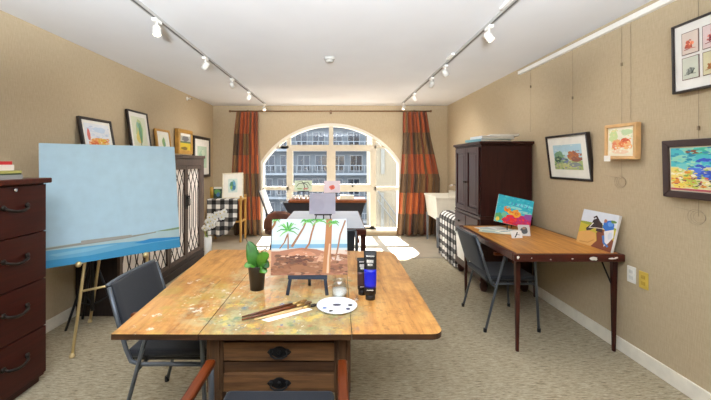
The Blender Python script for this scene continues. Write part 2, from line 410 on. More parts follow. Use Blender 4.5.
def clip01(poly):
    # Sutherland-Hodgman against the unit square
    for ax, v, sg in ((0,0,1),(0,1,-1),(1,0,1),(1,1,-1)):
        out = []
        for i in range(len(poly)):
            a, c = poly[i-1], poly[i]; ia, ic = (a[ax]-v)*sg >= 0, (c[ax]-v)*sg >= 0
            if ia != ic:
                t = (v-a[ax])/(c[ax]-a[ax]); out.append(tuple(a[k]+(c[k]-a[k])*t for k in (0,1)))
            if ic: out.append(c)
        poly = out
        if not poly: return poly
    return poly
def art(b, mats, shapes, w, h, z0=0, y=0):
    # shapes painted in layers on the front (-y) face, in 0..1 coordinates
    st = min(.0003, .0035/max(1,len(shapes)))
    for i, (poly, col) in enumerate(shapes):
        poly = clip01(poly)
        if len(poly) < 3: continue
        m = paint(col)
        if m not in mats: mats.append(m)
        b.prism([((p[0]-.5)*w, z0+p[1]*h) for p in poly], y-st*(i+1), y, 'y', mats.index(m))
def dabs_in(cols, n, seed, x, y, r=(.015,.045), asp=.7):
    rnd = random.Random(seed)
    return [blob(rnd.uniform(*x), rnd.uniform(*y), q, q*asp, rnd.choice(cols), n=9, jit=.4, seed=seed+k) for k, q in ((k, rnd.uniform(*r)) for k in range(n))]
def canvas(name, label, cat, w, h, t, bg, shapes, loc, yaw, lean=0, roll=0, group=None, edge=(226,224,220)):
    b = MB(); mats = [paint(edge), paint(bg)]
    b.box((-w/2,0,0),(w/2,t,h)); b.prism([(-w/2,0),(w/2,0),(w/2,h),(-w/2,h)], -.0004, 0, 'y', 1)
    art(b, mats, shapes, w, h, 0, -.0004)
    o = b.build(name, mats); o.matrix_world = Matrix.Translation(loc) @ Matrix.Rotation(yaw,4,'Z') @ Matrix.Rotation(-lean,4,'X') @ Matrix.Rotation(roll,4,'Y')
    return tag(o, label, cat, group)
def framed(name, label, w, h, fw, ft, fmat, bg, shapes, loc, yaw, lean=0, roll=0, matw=0, matcol=(238,236,228), group=None, cat='picture', windows=None):
    r = thing(name, label, cat, group=group)
    r.matrix_world = Matrix.Translation(loc) @ Matrix.Rotation(yaw,4,'Z') @ Matrix.Rotation(-lean,4,'X') @ Matrix.Rotation(roll,4,'Y')
    b = MB(); x, i = w/2, w/2-fw
    for poly in ([(-x,0),(x,0),(i,fw),(-i,fw)], [(x,0),(x,h),(i,h-fw),(i,fw)], [(x,h),(-x,h),(-i,h-fw),(i,h-fw)], [(-x,h),(-x,0),(-i,fw),(-i,h-fw)]):
        b.prism(poly, 0, ft, 'y')
    b.build('frame', fmat, r, bevel=min(.004, fw*.2))
    b = MB(); b.box((-i,.012,fw),(i,.02,h-fw)); 
    if matw or windows: b.build('mat', paint(matcol), r)
    else: b.build('backing', paint(matcol), r)
    if windows:
        for (u0,v0,u1,v1,bgc,shp) in windows:
            aw, ah = (u1-u0)*2*i, (v1-v0)*(h-2*fw); b = MB(); mats = [paint((120,96,90)), paint(bgc)]
            b.box((-aw/2,.009,0),(aw/2,.012,ah)); b.box((-aw/2+.004,.008,.004),(aw/2-.004,.009,ah-.004),1)
            art(b, mats, shp, aw-.008, ah-.008, .004, .008)
            b.build('artwork', mats, r, loc=(-i+(u0+u1)/2*2*i, 0, fw+v0*(h-2*fw)))
    else:
        aw, ah = 2*i-2*matw, h-2*fw-2*matw; b = MB(); mats = [paint(bg)]
        b.box((-aw/2,.010,0),(aw/2,.012,ah)); art(b, mats, shapes, aw, ah, 0, .010)
        b.build('artwork', mats, r, loc=(0,0,fw+matw))
    return r
def splash(cols, n, seed, rmin=.04, rmax=.14, x=(0,1), y=(0,1)):
    rnd = random.Random(seed)
    return [blob(rnd.uniform(*x), rnd.uniform(*y), rnd.uniform(rmin,rmax), rnd.uniform(rmin,rmax)*.8, rnd.choice(cols), seed=seed+k, jit=.3) for k in range(n)]

# ------------------------------------------------------------------ file cabinet left
fc = thing('file_cabinet', 'mahogany four-drawer file cabinet at the left edge, carrying a stack of books', 'cabinet', (-2.16, 2.025, 0))
b = MB(); b.box((-.26,-.222,.04),(.245,.222,1.285)); b.box((-.25,-.21,0),(.225,.21,.04)); b.build('body', M['mahogx'], fc, bevel=.003)
MB().box((-.268,-.24,1.285),(.285,.24,1.318)).build('top', M['mahog_edge'], fc, bevel=.006)
for k in range(4):
    z0 = .065+k*.305
    d = MB().box((.245,-.215,z0),(.265,.215,z0+.297)).build('drawer', M['mahogx'], fc, bevel=.003)
    h = MB(); zc = z0+.165
    h.tube([(.268,-.075,zc+.012),(.29,-.06,zc-.002),(.298,-.02,zc-.014),(.298,.02,zc-.014),(.29,.06,zc-.002),(.268,.075,zc+.012)], .0085, 8)
    for s in (-1,1): h.ball((.27,s*.075,zc+.012), .017, 8, sc=(.6,1,1))
    h.build('handle', M['bronze'], d)
MB().lathe([(.011,0),(.011,.006),(.004,.007)], n=14, T=Matrix.Translation((.265,0,1.255)) @ Matrix.Rotation(PI/2,4,'Y')).build('lock', M['chrome'], fc)
def book(label, w, d, h, cover, loc, rz, group, pages=(232,226,210), hard=True):
    r = thing('book', label, 'book', loc, (0,0,rz), group)
    b = MB(); t = min(.003, h*.2)
    b.box((-w/2,-d/2,0),(w/2,d/2,t)); b.box((-w/2,-d/2,h-t),(w/2,d/2,h)); b.box((-w/2,-d/2,t),(-w/2+.004,d/2,h-t))
    b.build('cover', paint(cover), r)
    MB().box((-w/2+.004,-d/2+.003,t),(w/2-.004,d/2-.003,h-t)).build('pages', paint(pages), r)
    return r
g = 'books stacked on the file cabinet'
zz = 1.318
for lab, w, d, h, c, dx, pg in (('thick grey book lowest in the stack on the file cabinet',.24,.30,.026,(150,152,150),.0,(236,232,222)),
        ('dark green book second from the bottom of the file cabinet stack',.235,.29,.008,(70,84,62),.0,(90,96,80)),
        ('lime green book in the middle of the file cabinet stack',.235,.29,.016,(176,172,96),.005,(210,200,130)),
        ('white book with pinkish pages just under the red book on the file cabinet',.21,.25,.034,(232,220,212),-.04,(238,222,214)),
        ('red book topmost of the file cabinet stack',.2,.24,.02,(196,34,38),-.045,(210,120,110))):
    book(lab, w, d, h, c, (-2.035+dx*.35, 1.945, zz), PI+dx*.6, g, pg); zz += h+.0005

# ------------------------------------------------------------------ lattice cabinet, left wall
lc = thing('lattice_cabinet', 'long taupe wood cabinet with lattice doors over white panels along the left wall', 'cabinet', (0,0,0))
CX, CY0, CY1, CZ = -2.0, 3.17, 5.15, 1.51
b = MB(); b.box((XL+.02,CY0,.09),(CX-.03,CY1,CZ-.04)); b.build('body', M['taupe_dark'], lc)
b = MB(); b.box((XL+.02,CY0-.01,CZ-.04),(CX+.015,CY1+.015,CZ)); b.box((CX-.03,CY0,CZ-.14),(CX,CY1,CZ-.04)); b.build('top', M['taupe'], lc, bevel=.004)
b = MB(); b.box((XL+.02,CY0,0),(CX+.01,CY1+.01,.09)); b.box((CX-.03,CY0,.09),(CX,CY1,.15)); b.build('base', M['taupe_dark'], lc, bevel=.004)
b = MB(); b.box((CX-.03,5.04,.15),(CX,CY1,CZ-.14)); b.build('end_stile', M['taupe'], lc, bevel=.003)
white_panel = plain((244,236,230), .6, 0, .02)
for k in range(4):
    y1 = 5.035-k*.467; y0 = y1-.462; fz0, fz1 = .155, CZ-.145; st = .042
    b = MB()
    b.box((CX-.03,y0,fz0),(CX-.004,y0+st,fz1)); b.box((CX-.03,y1-st,fz0),(CX-.004,y1,fz1))
    b.box((CX-.03,y0+st,fz0),(CX-.004,y1-st,fz0+st)); b.box((CX-.03,y0+st,fz1-st),(CX-.004,y1-st,fz1))
    d = b.build('door', M['taupe'], lc)
    MB().box((CX-.03,y0+st,fz0+st),(CX-.024,y1-st,fz1-st)).build('panel', white_panel, d)
    b = MB(); ncol = 3; cw = (y1-y0-2*st)/ncol; H = fz1-fz0-2*st; zs_ = [0,.095,.19,.30,.70,.81,.905,1.0]; off = [.04,.5,.04,.30,.30,.04,.5,.04]
    for c_ in range(ncol+1):
        for s in (-1,1):
            pts = []
            for zf, of in zip(zs_, off):
                yy = y0+st+cw*c_ + s*of*cw*.96
                pts.append((min(y1-st,max(y0+st,yy)), fz0+st+H*zf))
            if all(abs(p[0]-pts[0][0])<1e-6 for p in pts): continue
            pl, col = stroke(pts, .011, .011, None)
            n_ = len(pts)
            for q in range(n_-1):
                b.prism([pl[q],pl[q+1],pl[2*n_-2-q],pl[2*n_-1-q]], CX-.024, CX-.019, 'x')
    b.build('lattice', M['taupe_dark'], d)
    hy = y0+.02 if k % 2 == 0 else y1-.02
    b = MB(); b.box((CX-.005,hy-.012,.80),(CX+.003,hy+.012,.99)); b.tube([(CX,hy,.84),(CX+.03,hy,.85),(CX+.03,hy,.93),(CX,hy,.94)], .007, 8); b.ball((CX+.018,hy,.96), .016, 8)
    b.build('handle', M['black'], d)

# pictures on / above the cabinet
yawL, yawR = PI/2, -PI/2
g = 'framed pictures along the left wall'
dark = plain((38,28,26), .35, 0, .03)
framed('framed_picture', 'dark framed watercolour of orange flowers leaning nearest the camera above the blue canvas', .46, .345, .026, .03, dark, (226,230,236),
    [blob(.5,.2,.35,.2,(232,160,90)), blob(.3,.12,.2,.14,(222,110,60)), blob(.65,.25,.2,.14,(226,184,70)), *dabs_in([(230,150,90),(226,120,70),(236,190,120),(240,220,180)],60,51,(.1,.95),(.05,.4)), *dabs_in([(214,222,234),(200,212,230)],30,52,(.1,1),(.45,.9),(.03,.07)), blob(.12,.5,.05,.25,(220,120,110)), blob(.6,.75,.25,.12,(198,214,232))],
    (-2.345,3.43,1.512), yawL, math.atan(.065/.375), 0, .03, group=g)
framed('framed_picture', 'tall black framed picture of a green figure leaning on the lattice cabinet', .42, .52, .02, .03, dark, (220,224,200),
    [blob(.5,.6,.28,.3,(188,204,150)), blob(.45,.35,.25,.2,(222,206,120)), blob(.55,.5,.12,.3,(120,170,130)), blob(.4,.75,.1,.1,(150,190,170)), stroke([(.5,.1),(.55,.4),(.45,.8)],.06,.03,(110,140,110))],
    (-2.325,4.13,1.512), yawL, math.atan(.075/.55), 0, .05, group=g)
framed('framed_picture', 'small light oak framed sketch with a green leaf on the lattice cabinet', .38, .355, .028, .03, M['pine'], (236,236,220),
    [blob(.5,.5,.18,.3,(150,186,120)), stroke([(.5,.1),(.5,.85)],.03,.02,(90,140,80)), blob(.62,.4,.08,.15,(120,170,150))],
    (-2.345,4.71,1.512), yawL, math.atan(.05/.385), 0, .045, group=g)
framed('framed_picture', 'deep gold framed yellow and grey landscape hung just past the lattice cabinet', .50, .375, .06, .06, M['gold'], (170,170,160),
    [rect(0,0,1,.42,(206,180,44)), rect(0,.42,1,.52,(96,110,70)), blob(.5,.68,.3,.16,(110,110,112)), rect(.1,.85,.9,1,(228,226,220)), blob(.4,.1,.3,.1,(120,100,40))],
    (-2.36,5.36,1.545), yawL, 0, 0, 0, group=g)
framed('framed_picture', 'black framed pale green watercolour hung at the far end of the left wall', .74, .72, .05, .035, dark, (190,212,190),
    [blob(.5,.5,.35,.35,(160,196,170)), blob(.6,.7,.2,.15,(206,222,200)), blob(.4,.3,.2,.2,(130,170,140))],
    (-2.39,6.1,1.145), yawL, 0, 0, .12, group=g)
sh = thing('sprinkler_head', 'small white sidewall sprinkler high on the left wall near the far corner', 'sprinkler', (XL, 5.55, 2.44))
MB().lathe([(.03,0),(.03,.006),(.012,.01),(.012,.05),(.02,.055)], n=16, T=Matrix.Rotation(PI/2,4,'Y')).build('body', M['white'], sh)
MB().box((.05,-.03,-.003),(.085,.03,.003)).build('deflector', M['chrome'], sh)

# ------------------------------------------------------------------ big canvas on brass easel
BL, BR = Vector((-2.135,2.47,0)), Vector((-1.43,3.125,0)); cw = (BR-BL).length; yaw = math.atan2(BR.y-BL.y, BR.x-BL.x); mid = (BL+BR)/2
lean = math.atan(.155/.92)
seab = (84,164,204)
canvas('seascape_canvas', 'large pale blue seascape canvas with a turquoise strip of sea, on the brass easel', 'painting', cw, .925, .03, (176,206,222),
    [([(0,.0),(0,.165),(.4,.165),(.7,.17),(1,.185),(1,0)], (176,200,206)), ([(0,.155),(.3,.165),(.6,.17),(.8,.178),(.8,.168),(.55,.15),(.3,.145),(0,.14)], (150,150,142)), ([(.25,.18),(.6,.178),(.62,.162),(.25,.150)],(160,158,152)),
     ([(.78,.180),(.9,.188),(1,.195),(1,.175),(.9,.172)], (128,152,118)), ([(0,0),(1,0),(1,.095),(.8,.098),(.7,.112),(.45,.125),(.2,.13),(0,.135)], (104,172,208)),
     ([(0,0),(1,0),(1,.075),(.8,.08),(.6,.07),(.3,.05),(0,.06)], (58,148,196)), ([(.62,.10),(.75,.12),(1,.10),(1,.085),(.7,.085)], (44,140,200)), ([(.05,.10),(.3,.115),(.5,.11),(.3,.085),(.1,.08)], (132,190,216))],
    (mid.x, mid.y, .65), yaw, lean, 0)
EB = Vector((-1.90, 2.75, 0))
ez = thing('brass_easel', 'brass tripod floor easel holding the large seascape canvas', 'easel', EB)
AP = Vector((-1.93,2.97,1.45))
def eleg(foot, via, r_=.011):
    f = Vector(foot)-EB; v = Vector(via)-EB
    b = MB(); b.tube([f, v, AP-EB], r_, 10); b.lathe([(.018,0),(.018,.012),(.011,.03)], c=f, n=12); b.build('leg', M['brass'], ez)
eleg((-1.935,2.51,0), (-1.985,2.71,.66)); eleg((-1.60,2.82,0), (-1.655,3.00,.66)); eleg((-2.20,3.06,0), (-2.075,3.02,.66), .012)
MB().tube([Vector((-1.965,2.64,.43))-EB, Vector((-1.64,2.95,.43))-EB], .009).build('crossbar', M['brass'], ez)
for p_, q_ in (((-1.985,2.71,.640),(-1.945,2.585,.652)), ((-1.655,3.00,.640),(-1.59,2.85,.652))):
    b = MB(); b.tube([Vector(p_)-EB, Vector(q_)-EB], .009, 8); b.ball(Vector(q_)-EB, .022, 12); b.build('support_peg', M['brass'], ez)
MB().ball(AP-EB, .02).build('finial', M['brass'], ez)
tp = thing('tripod_easel', 'folded black metal tripod easel standing behind the brass easel', 'easel', (-2.15, 3.02, 0))
MB().tube([(0,0,.12),(0,0,1.3)], .014).build('pole', M['blackm'], tp)
for dx, dy in ((-.14,-.12),(.15,.11),(-.16,.1)):
    b = MB(); b.tube([(0,0,.62),(dx,dy,.0)], .010, 8); b.tube([(0,0,.17),(dx*.65,dy*.65,.22)], .006, 6); b.build('leg', M['blackm'], tp)

# ------------------------------------------------------------------ chairs
def make_chair(label, loc, rz, group, low=False):
    r = thing('armchair', label, 'chair', loc, (0,0,rz), group)
    zt, ax0, ax1 = (.70, -.22, .14) if low else (.79, -.15, .21)
    b = MB(); b.box((-.205,-.22,.415),(.225,.22,.492 if low else .455)); o = b.build('seat', M['chairfab'], r, bevel=.02, seg=3)
    MB().box((-.19,-.205,.40),(.21,.205,.414)).build('seat_pan', M['black'], r)
    def bx(z): return -.175 - (z-.42)*.30
    b = MB(); n = 8; zs_ = [(.50 if not low else .5)+(zt-.50)*i/6 for i in range(7)]
    vs = []
    for z in zs_:
        for j in range(n+1):
            y = -.215+.43*j/n; cv = .014*(1-(2*j/n-1)**2)
            vs.append((bx(z)+.012-cv, y, z))
    for z in zs_:
        for j in range(n+1):
            y = -.215+.43*j/n; cv = .014*(1-(2*j/n-1)**2)
            vs.append((bx(z)-.024-cv, y, z))
    k = 7*(n+1); fs = []
    for i in range(6):
        for j in range(n):
            a = i*(n+1)+j; fs += [(a,a+1,a+n+2,a+n+1), (k+a,k+a+n+1,k+a+n+2,k+a+1)]
        fs += [(i*(n+1),(i+1)*(n+1),k+(i+1)*(n+1),k+i*(n+1)), (i*(n+1)+n,k+i*(n+1)+n,k+(i+1)*(n+1)+n,(i+1)*(n+1)+n)]
    for j in range(n): fs += [(j,k+j,k+j+1,j+1), (6*(n+1)+j,6*(n+1)+j+1,k+6*(n+1)+j+1,k+6*(n+1)+j)]
    b.add(vs, fs, 0, True); b.build('backrest', M['chairfab'], r, bevel=.008)
    for s in (-1,1):
        b = MB(); y = s*.235
        b.tube([(bx(zt-.01),y*.96,zt-.01),(bx(.6),y,.6),(bx(.47),y,.47),(-.165,y,.41),(-.12,y,.395),(0,y,.395),(.2,y,.395)], .0105, 10)
        b.build('back_frame', M['grey_metal'], r)
        b = MB()
        b.tube([(-.225,s*.255,0),(-.12,s*.25,.40),(-.06,s*.25,.62),(-.05,s*.25,.64)], .0105, 10); lg = b.build('leg', M['grey_metal'], r)
        MB().lathe([(.014,0),(.014,.03)], c=(-.225,s*.255,0), n=10).build('rubber_foot', M['black'], lg)
        b = MB()
        if low: b.tube([(.20,s*.25,0),(.18,s*.25,.38),(.13,s*.248,.50),(.115,s*.245,.64)], .0105, 10)
        else: b.tube([(.225,s*.255,0),(.205,s*.25,.40),(.195,s*.25,.62),(.18,s*.25,.64)], .0105, 10)
        lg = b.build('leg', M['grey_metal'], r)
        MB().lathe([(.014,0),(.014,.03)], c=((.20 if low else .225),s*(.25 if low else .255),0), n=10).build('rubber_foot', M['black'], lg)
        b = MB(); b.box((ax0,s*.252-.018,.638),(ax1,s*.252+.018,.664)); b.build('armrest', M['arm'], r, bevel=.008)
    b = MB(); b.tube([(.20,-.235,.385),(.20,.235,.385)], .009, 8); b.tube([(-.13,-.235,.37),(-.13,.235,.37)], .009, 8); b.build('stretcher', M['grey_metal'], r)
    b = MB(); pts = [(bx(zt)-.014*(1-(2*j/10-1)**2)-.006, -.225+.45*j/10, zt) for j in range(11)]; b.tube(pts, .0105, 10); b.build('top_rail', M['grey_metal'], r)
    return r
g = 'dark grey armchairs with wooden arms'
make_chair('dark grey metal-framed armchair tucked under the left leaf of the paint-stained table', (-.885, 1.985, 0), 0, g)
make_chair('grey armchair with cherry arms at the drawer end of the paint-stained table', (-.235, 1.188, 0), PI/2, g, low=True)
make_chair('dark grey metal-framed armchair pulled up to the oak-topped table by the right wall', (1.455, 3.14, 0), 0, g)
make_chair('black armchair at the near end of the paper-covered table, mostly behind the palm painting', (-.06, 3.47, 0), PI/2, g)

# ------------------------------------------------------------------ front work table
wt = thing('work_table', 'old wooden drop-leaf work table covered in paint stains in the foreground', 'table', (0,0,0))
TZ, TT = .75, .022
def rounded(x0, x1, y0, y1, rads, n=6):
    pts = []
    for (cx,cy,a0,r_) in ((x0,y0,180,rads[0]),(x1,y0,270,rads[1]),(x1,y1,0,rads[2]),(x0,y1,90,rads[3])):
        ox = cx+(r_ if cx==x0 else -r_); oy = cy+(r_ if cy==y0 else -r_)
        if r_ == 0: pts.append((cx,cy)); continue
        for i in range(n+1):
            a = R(a0+90*i/n); pts.append((ox+r_*math.cos(a), oy+r_*math.sin(a)))
    return pts
def slab(name, poly, parent, top, side):
    b = MB(); n = len(poly)
    b.add([(x,y,TZ-TT) for x,y in poly]+[(x,y,TZ) for x,y in poly], [tuple(range(n-1,-1,-1))], 1)
    b.add([(x,y,TZ) for x,y in poly], [tuple(range(n))], 0)
    b.add([(x,y,TZ-TT) for x,y in poly]+[(x,y,TZ) for x,y in poly], [(i,(i+1)%n,(i+1)%n+n,i+n) for i in range(n)], 1)
    return b.build(name, [top, side], parent, fixn=False)
slab('tabletop', [(-.541,1.34),(.052,1.34),(.052,2.63),(-.541,2.63)], wt, M['worktop'], M['edge'])
lf = [(-.883,1.342),(-.544,1.34),(-.544,2.63),(-.93,2.64),(-.965,2.60)]
slab('leaf', lf, wt, M['worktop'], M['edge'])
slab('leaf', rounded(.055,.415,1.342,2.60,(0,.05,.12,0)), wt, M['worktop'], M['edge'])
b = MB(); b.box((-.49,1.46,.70),(.005,2.53,.728)); b.box((-.49,1.435,.552),(.005,1.46,.590)); b.box((-.49,1.435,.683),(.005,1.46,.728)); b.box((-.49,1.44,.46),(.005,1.455,.70)); 
b.box((-.51,1.46,.47),(-.485,2.53,.728)); b.box((0,1.46,.47),(.025,2.53,.728)); b.box((-.49,2.53,.47),(.005,2.55,.728)); b.box((-.485,1.46,.46),(0,2.53,.475))
b.build('apron', M['oldoak'], wt)
for z0, z1 in ((.598,.674),(.470,.545)):
    d = MB().box((-.474,1.425,z0),(-.011,1.45,z1)).build('drawer', wood((70,46,28),(122,86,54),'x',.55), wt, bevel=.003)
    b = MB(); zc = (z0+z1)/2; xc = -.2425
    b.prism([(xc+x_, zc+z_) for x_, z_ in ((-.05,0),(-.038,.012),(-.025,.014),(-.012,.022),(0,.024),(.012,.022),(.025,.014),(.038,.012),(.05,0),(.038,-.012),(.025,-.013),(.012,-.02),(0,-.022),(-.012,-.02),(-.025,-.013),(-.038,-.012))], 1.421, 1.425, 'y')
    b.tube([(xc-.034,1.423,zc+.004),(xc-.032,1.408,zc-.008),(xc-.015,1.404,zc-.016),(xc+.015,1.404,zc-.016),(xc+.032,1.408,zc-.008),(xc+.034,1.423,zc+.004)], .004, 8)
    for s in (-1,1): b.ball((xc+s*.034,1.42,zc+.004), .008, 8)
    b.ball((xc,1.42,zc), .01, 8, sc=(1,.6,1))
    b.build('handle', plain((15,13,12), .6, 0, .02, 14, .3), d)
for x in (-.507, .018):
    for y in (1.45, 2.52):
        b = MB(); b.box((x-.034,y-.03,.47),(x+.034,y+.03,.728)); b.taper((x,y,0),(.018,.018),(x,y,.47),(.03,.028))
        if y < 2:
            for dx in (-.018, .018): b.box((x+dx-.004,y-.034,.48),(x+dx+.004,y-.028,.72))
        b.build('leg', M['oldoakz'], wt, bevel=.003)
for x0, x1 in ((-.85,-.5),(.03,.36)):
    b = MB(); b.box((x0,1.95,.70),(x1,1.98,.727)); b.build('leaf_support', M['oldoak'], wt)

# mini easels
def mini_easel(label, loc, rz, w, zl, top, mat, group=None, thick=.006, sp=.5):
    r = thing('table_easel', label, 'easel', loc, (0,0,rz), group)
    t = thick
    MB().box((-w/2,-.012,zl-2*t),(w/2,.02,zl)).build('ledge', mat, r, bevel=.001)
    for s in (-1,1):
        b = MB(); L = top
        b.tube([(s*w*sp,-.03,0),(s*w*sp*.86,.01,zl),(s*w*.12,.012+top*.2,top)], t*.9, 6, flat=1); b.build('leg', mat, r)
    b = MB(); b.tube([(0,.11,0),(0,.03+top*.2,top*.85)], t*.9, 6); b.build('leg', mat, r)
    b = MB(); b.box((-w*.2,.012+top*.14,top*.75),(w*.2,.024+top*.14,top*.75+.015)); b.build('crossbar', mat, r)
    return r
navy = plain((48,58,76), .5, 0, .04)
mini_easel('small dark blue table easel under the palm beach painting', (-.155, 1.765, TZ), 0, .20, .092, .30, navy, thick=.0095)
palm = [rect(0,.5,1,.62,(196,218,226)), rect(0,.47,1,.545,(120,168,196)), rect(0,.42,1,.475,(196,206,206)), rect(0,.36,1,.44,(214,196,180)),
    ([(0,0),(1,0),(1,.36),(.8,.37),(.6,.45),(.4,.48),(.25,.46),(.1,.42),(0,.42)], (170,118,92)),
    blob(.3,.22,.26,.14,(134,88,62)), blob(.55,.12,.3,.1,(152,104,74)), blob(.12,.1,.14,.09,(142,94,66)), blob(.85,.1,.12,.08,(140,92,70)), blob(.4,.36,.16,.07,(196,136,104)), blob(.7,.28,.1,.08,(206,160,130)), blob(.32,.28,.12,.07,(104,66,54)), blob(.88,.3,.1,.05,(206,186,170)),
    *dabs_in([(142,98,70),(164,118,88),(126,86,64),(178,134,104),(150,104,76),(114,82,64)],110,11,(0,1),(0,.36),(.015,.05),.5), *dabs_in([(200,150,120),(214,176,150)],26,12,(.15,1),(.3,.42),(.01,.03),.5), *dabs_in([(96,62,52),(110,70,56)],30,13,(.2,.5),(.16,.34),(.01,.03),.5),
    stroke([(.11,.47),(.17,.58),(.21,.72)],.015,.02,(150,104,72)), stroke([(.22,.46),(.22,.6),(.215,.74)],.018,.014,(160,112,80)),
    stroke([(.27,.50),(.34,.66),(.42,.84),(.46,.97)],.035,.018,(156,112,82)), stroke([(.44,.44),(.50,.56),(.53,.74),(.57,.92),(.62,1)],.026,.022,(164,112,78)),
    stroke([(.72,.03),(.735,.3),(.75,.6),(.765,1)],.1,.08,(176,120,76)), stroke([(.74,.03),(.75,.3),(.77,.55)],.03,.02,(214,180,150)), stroke([(.84,.26),(.88,.5),(.91,.72),(.98,.97)],.02,.024,(158,116,88)),
    stroke([(-.02,.8),(.03,.9),(.05,1)],.03,.03,(150,110,70))]
gr = [(98,176,84),(70,150,70),(128,196,110)]
for cx, cy, s_ in ((.215,.80,.15),(.47,.95,.09),(.63,.97,.13),(.82,.92,.08),(.05,.98,.06)):
    for k in range(9):
        a = R(-30+k*30+7*(k%3)); dx, dy = math.cos(a)*s_, math.sin(a)*s_
        if cy > .9 and dy > .02: dy = .02
        palm.append(stroke([(cx,cy),(cx+dx*.6,cy+dy*.8+.03),(cx+dx,cy+dy-.01)], .028, .008, gr[k%3]))
canvas('palm_painting', 'unframed painting of palm trees on a brown beach on the table easel in the foreground', 'painting', .392, .282, .018, (208,216,224), palm, (-.147,1.757,.844), 0, math.atan(.2), R(-.5))

# plant pot
pp = thing('potted_orchid', 'small black pot with broad green leaves on the paint-stained table', 'plant', (-.427,1.82,TZ))
MB().lathe([(.035,0),(.047,.122),(.049,.126),(.045,.126),(.043,.115)], n=24).build('pot', plain((32,28,26), .35, 0, .03), pp)
MB().lathe([(.0005,.112),(.043,.112),(.043,.116),(.0005,.118)], n=18).build('soil', plain((60,44,32), .95, 0, .2, 60), pp)
def leaf(parent, pts, w, col, fold=.25, name='leaf', side=None):
    pts = [Vector(p) for p in pts]
    # smooth
    def cr(t):
        n = len(pts)-1; f = t*n; i = min(int(f), n-1); u = f-i
        p0, p1, p2, p3 = pts[max(i-1,0)], pts[i], pts[i+1], pts[min(i+2,n)]
        return .5*((2*p1)+(p2-p0)*u+(2*p0-5*p1+4*p2-p3)*u*u+(3*p1-p0-3*p2+p3)*u**3)
    K = 14; vs = []
    sd_ = Vector(side) if side else None
    side0 = (pts[-1]-pts[0]).cross(Vector((0,0,1))); side0 = sd_.normalized() if sd_ else (Vector((1,0,0)) if side0.length < 1e-3 else side0.normalized())
    for i in range(K+1):
        t = i/K; p = cr(t); d = (cr(min(1,t+.02))-cr(max(0,t-.02))).normalized(); s_ = (side0-d*side0.dot(d)).normalized(); up = s_.cross(d)
        ww = w*(math.sin(PI*min(1,t*.93+.07))**.7)*(1 if t<1 else .02)
        for q in (-1,-.5,0,.5,1): vs.append(p + s_*ww*q + up*abs(q)*ww*fold)
    vs2 = [v - Vector((0,0,.0015)) for v in vs]; fs = []; o = len(vs)
    for i in range(K):
        for q in range(4):
            a = i*5+q; fs += [(a,a+1,a+6,a+5), (o+a,o+a+5,o+a+6,o+a+1)]
        fs += [(i*5,i*5+5,o+i*5+5,o+i*5), (i*5+4,o+i*5+4,o+i*5+9,i*5+9)]
    fs += [tuple(range(5))[::-1]+tuple(o+k for k in range(5)), tuple(K*5+k for k in range(5))+tuple(o+K*5+4-k for k in range(5))]
    return MB().add(vs+vs2, fs, 0, True).build(name, col, parent)
lg_ = plain((52,108,34), .3, 0, .12, 20); lg2 = plain((78,134,44), .3, 0, .12, 20); lg3 = plain((34,82,28), .3, 0, .1, 20)
leaf(pp, [(.0,0,.112),(-.012,-.01,.15),(-.028,.0,.205),(-.048,.01,.25)], .034, lg_, .12, side=(1,.3,.2))
leaf(pp, [(.005,0,.112),(.018,-.03,.145),(.045,-.06,.185),(.078,-.075,.205)], .032, lg2, .15, side=(-.6,.2,.8))
leaf(pp, [(.005,0,.112),(.02,-.02,.14),(.048,-.05,.152),(.075,-.07,.135)], .028, lg3, .15, side=(-.2,.7,.7))
leaf(pp, [(0,0,.112),(-.03,-.02,.135),(-.06,-.03,.128)], .020, lg2, .2, side=(0,.6,.7))
leaf(pp, [(0,0,.112),(.03,-.045,.125),(.065,-.06,.108)], .022, lg2, .2, side=(0,.6,.8))
leaf(pp, [(0,0,.112),(-.03,0,.19),(-.05,.0,.245),(-.062,0,.27)], .006, plain((56,60,40), .5), .2, 'stem')

# palette, jar, brushes, tubes
pl = thing('paint_palette', 'round white plastic paint palette with dabs of colour beside the brushes', 'palette', (-.005,1.592,TZ))
b = MB(); b.lathe([(.078,0),(.09,.006),(.094,.012),(.09,.013),(.084,.009),(.07,.006),(.0005,.006)], n=32)
for k in range(9):
    a = 2*PI*k/9; b.lathe([(.0175,.0062),(.017,.0085),(.0145,.0085),(.013,.0065)], c=(.062*math.cos(a),.062*math.sin(a),0), n=12)
b.build('plate', M['plastic'], pl)
dabs = [(30,30,36),(70,60,40),(214,170,60),(150,90,60),(190,40,90),(60,90,160),(48,40,34),(120,130,90),(30,36,66)]
for k in (0,5,6,8):
    a = 2*PI*k/9+.1; MB().ball((.062*math.cos(a),.062*math.sin(a),.0075), .0105, 10, sc=(1,.9,.25)).build('paint_dab', plain(dabs[k], .3, 0, .1), pl)
MB().ball((0,.01,.0075), .017, 10, sc=(1.2,.7,.15)).build('paint_dab', plain((58,52,70), .3), pl)
jr = thing('water_jar', 'clear plastic jar of milky rinse water just behind the palette', 'jar', (.008,1.715,TZ))
jg = glass_mat(.12, (.96,.97,.97,1))
MB().lathe([(.033,0),(.036,.006),(.038,.055),(.030,.068),(.030,.086),(.0285,.086),(.0285,.068),(.0365,.054),(.0345,.008),(.0005,.004)], n=24, cap=False).build('jar_body', jg, jr)
MB().lathe([(.0335,.005),(.0355,.04),(.0005,.0405)], n=20).build('water', plain((226,224,216), .2, 0, .02), jr)
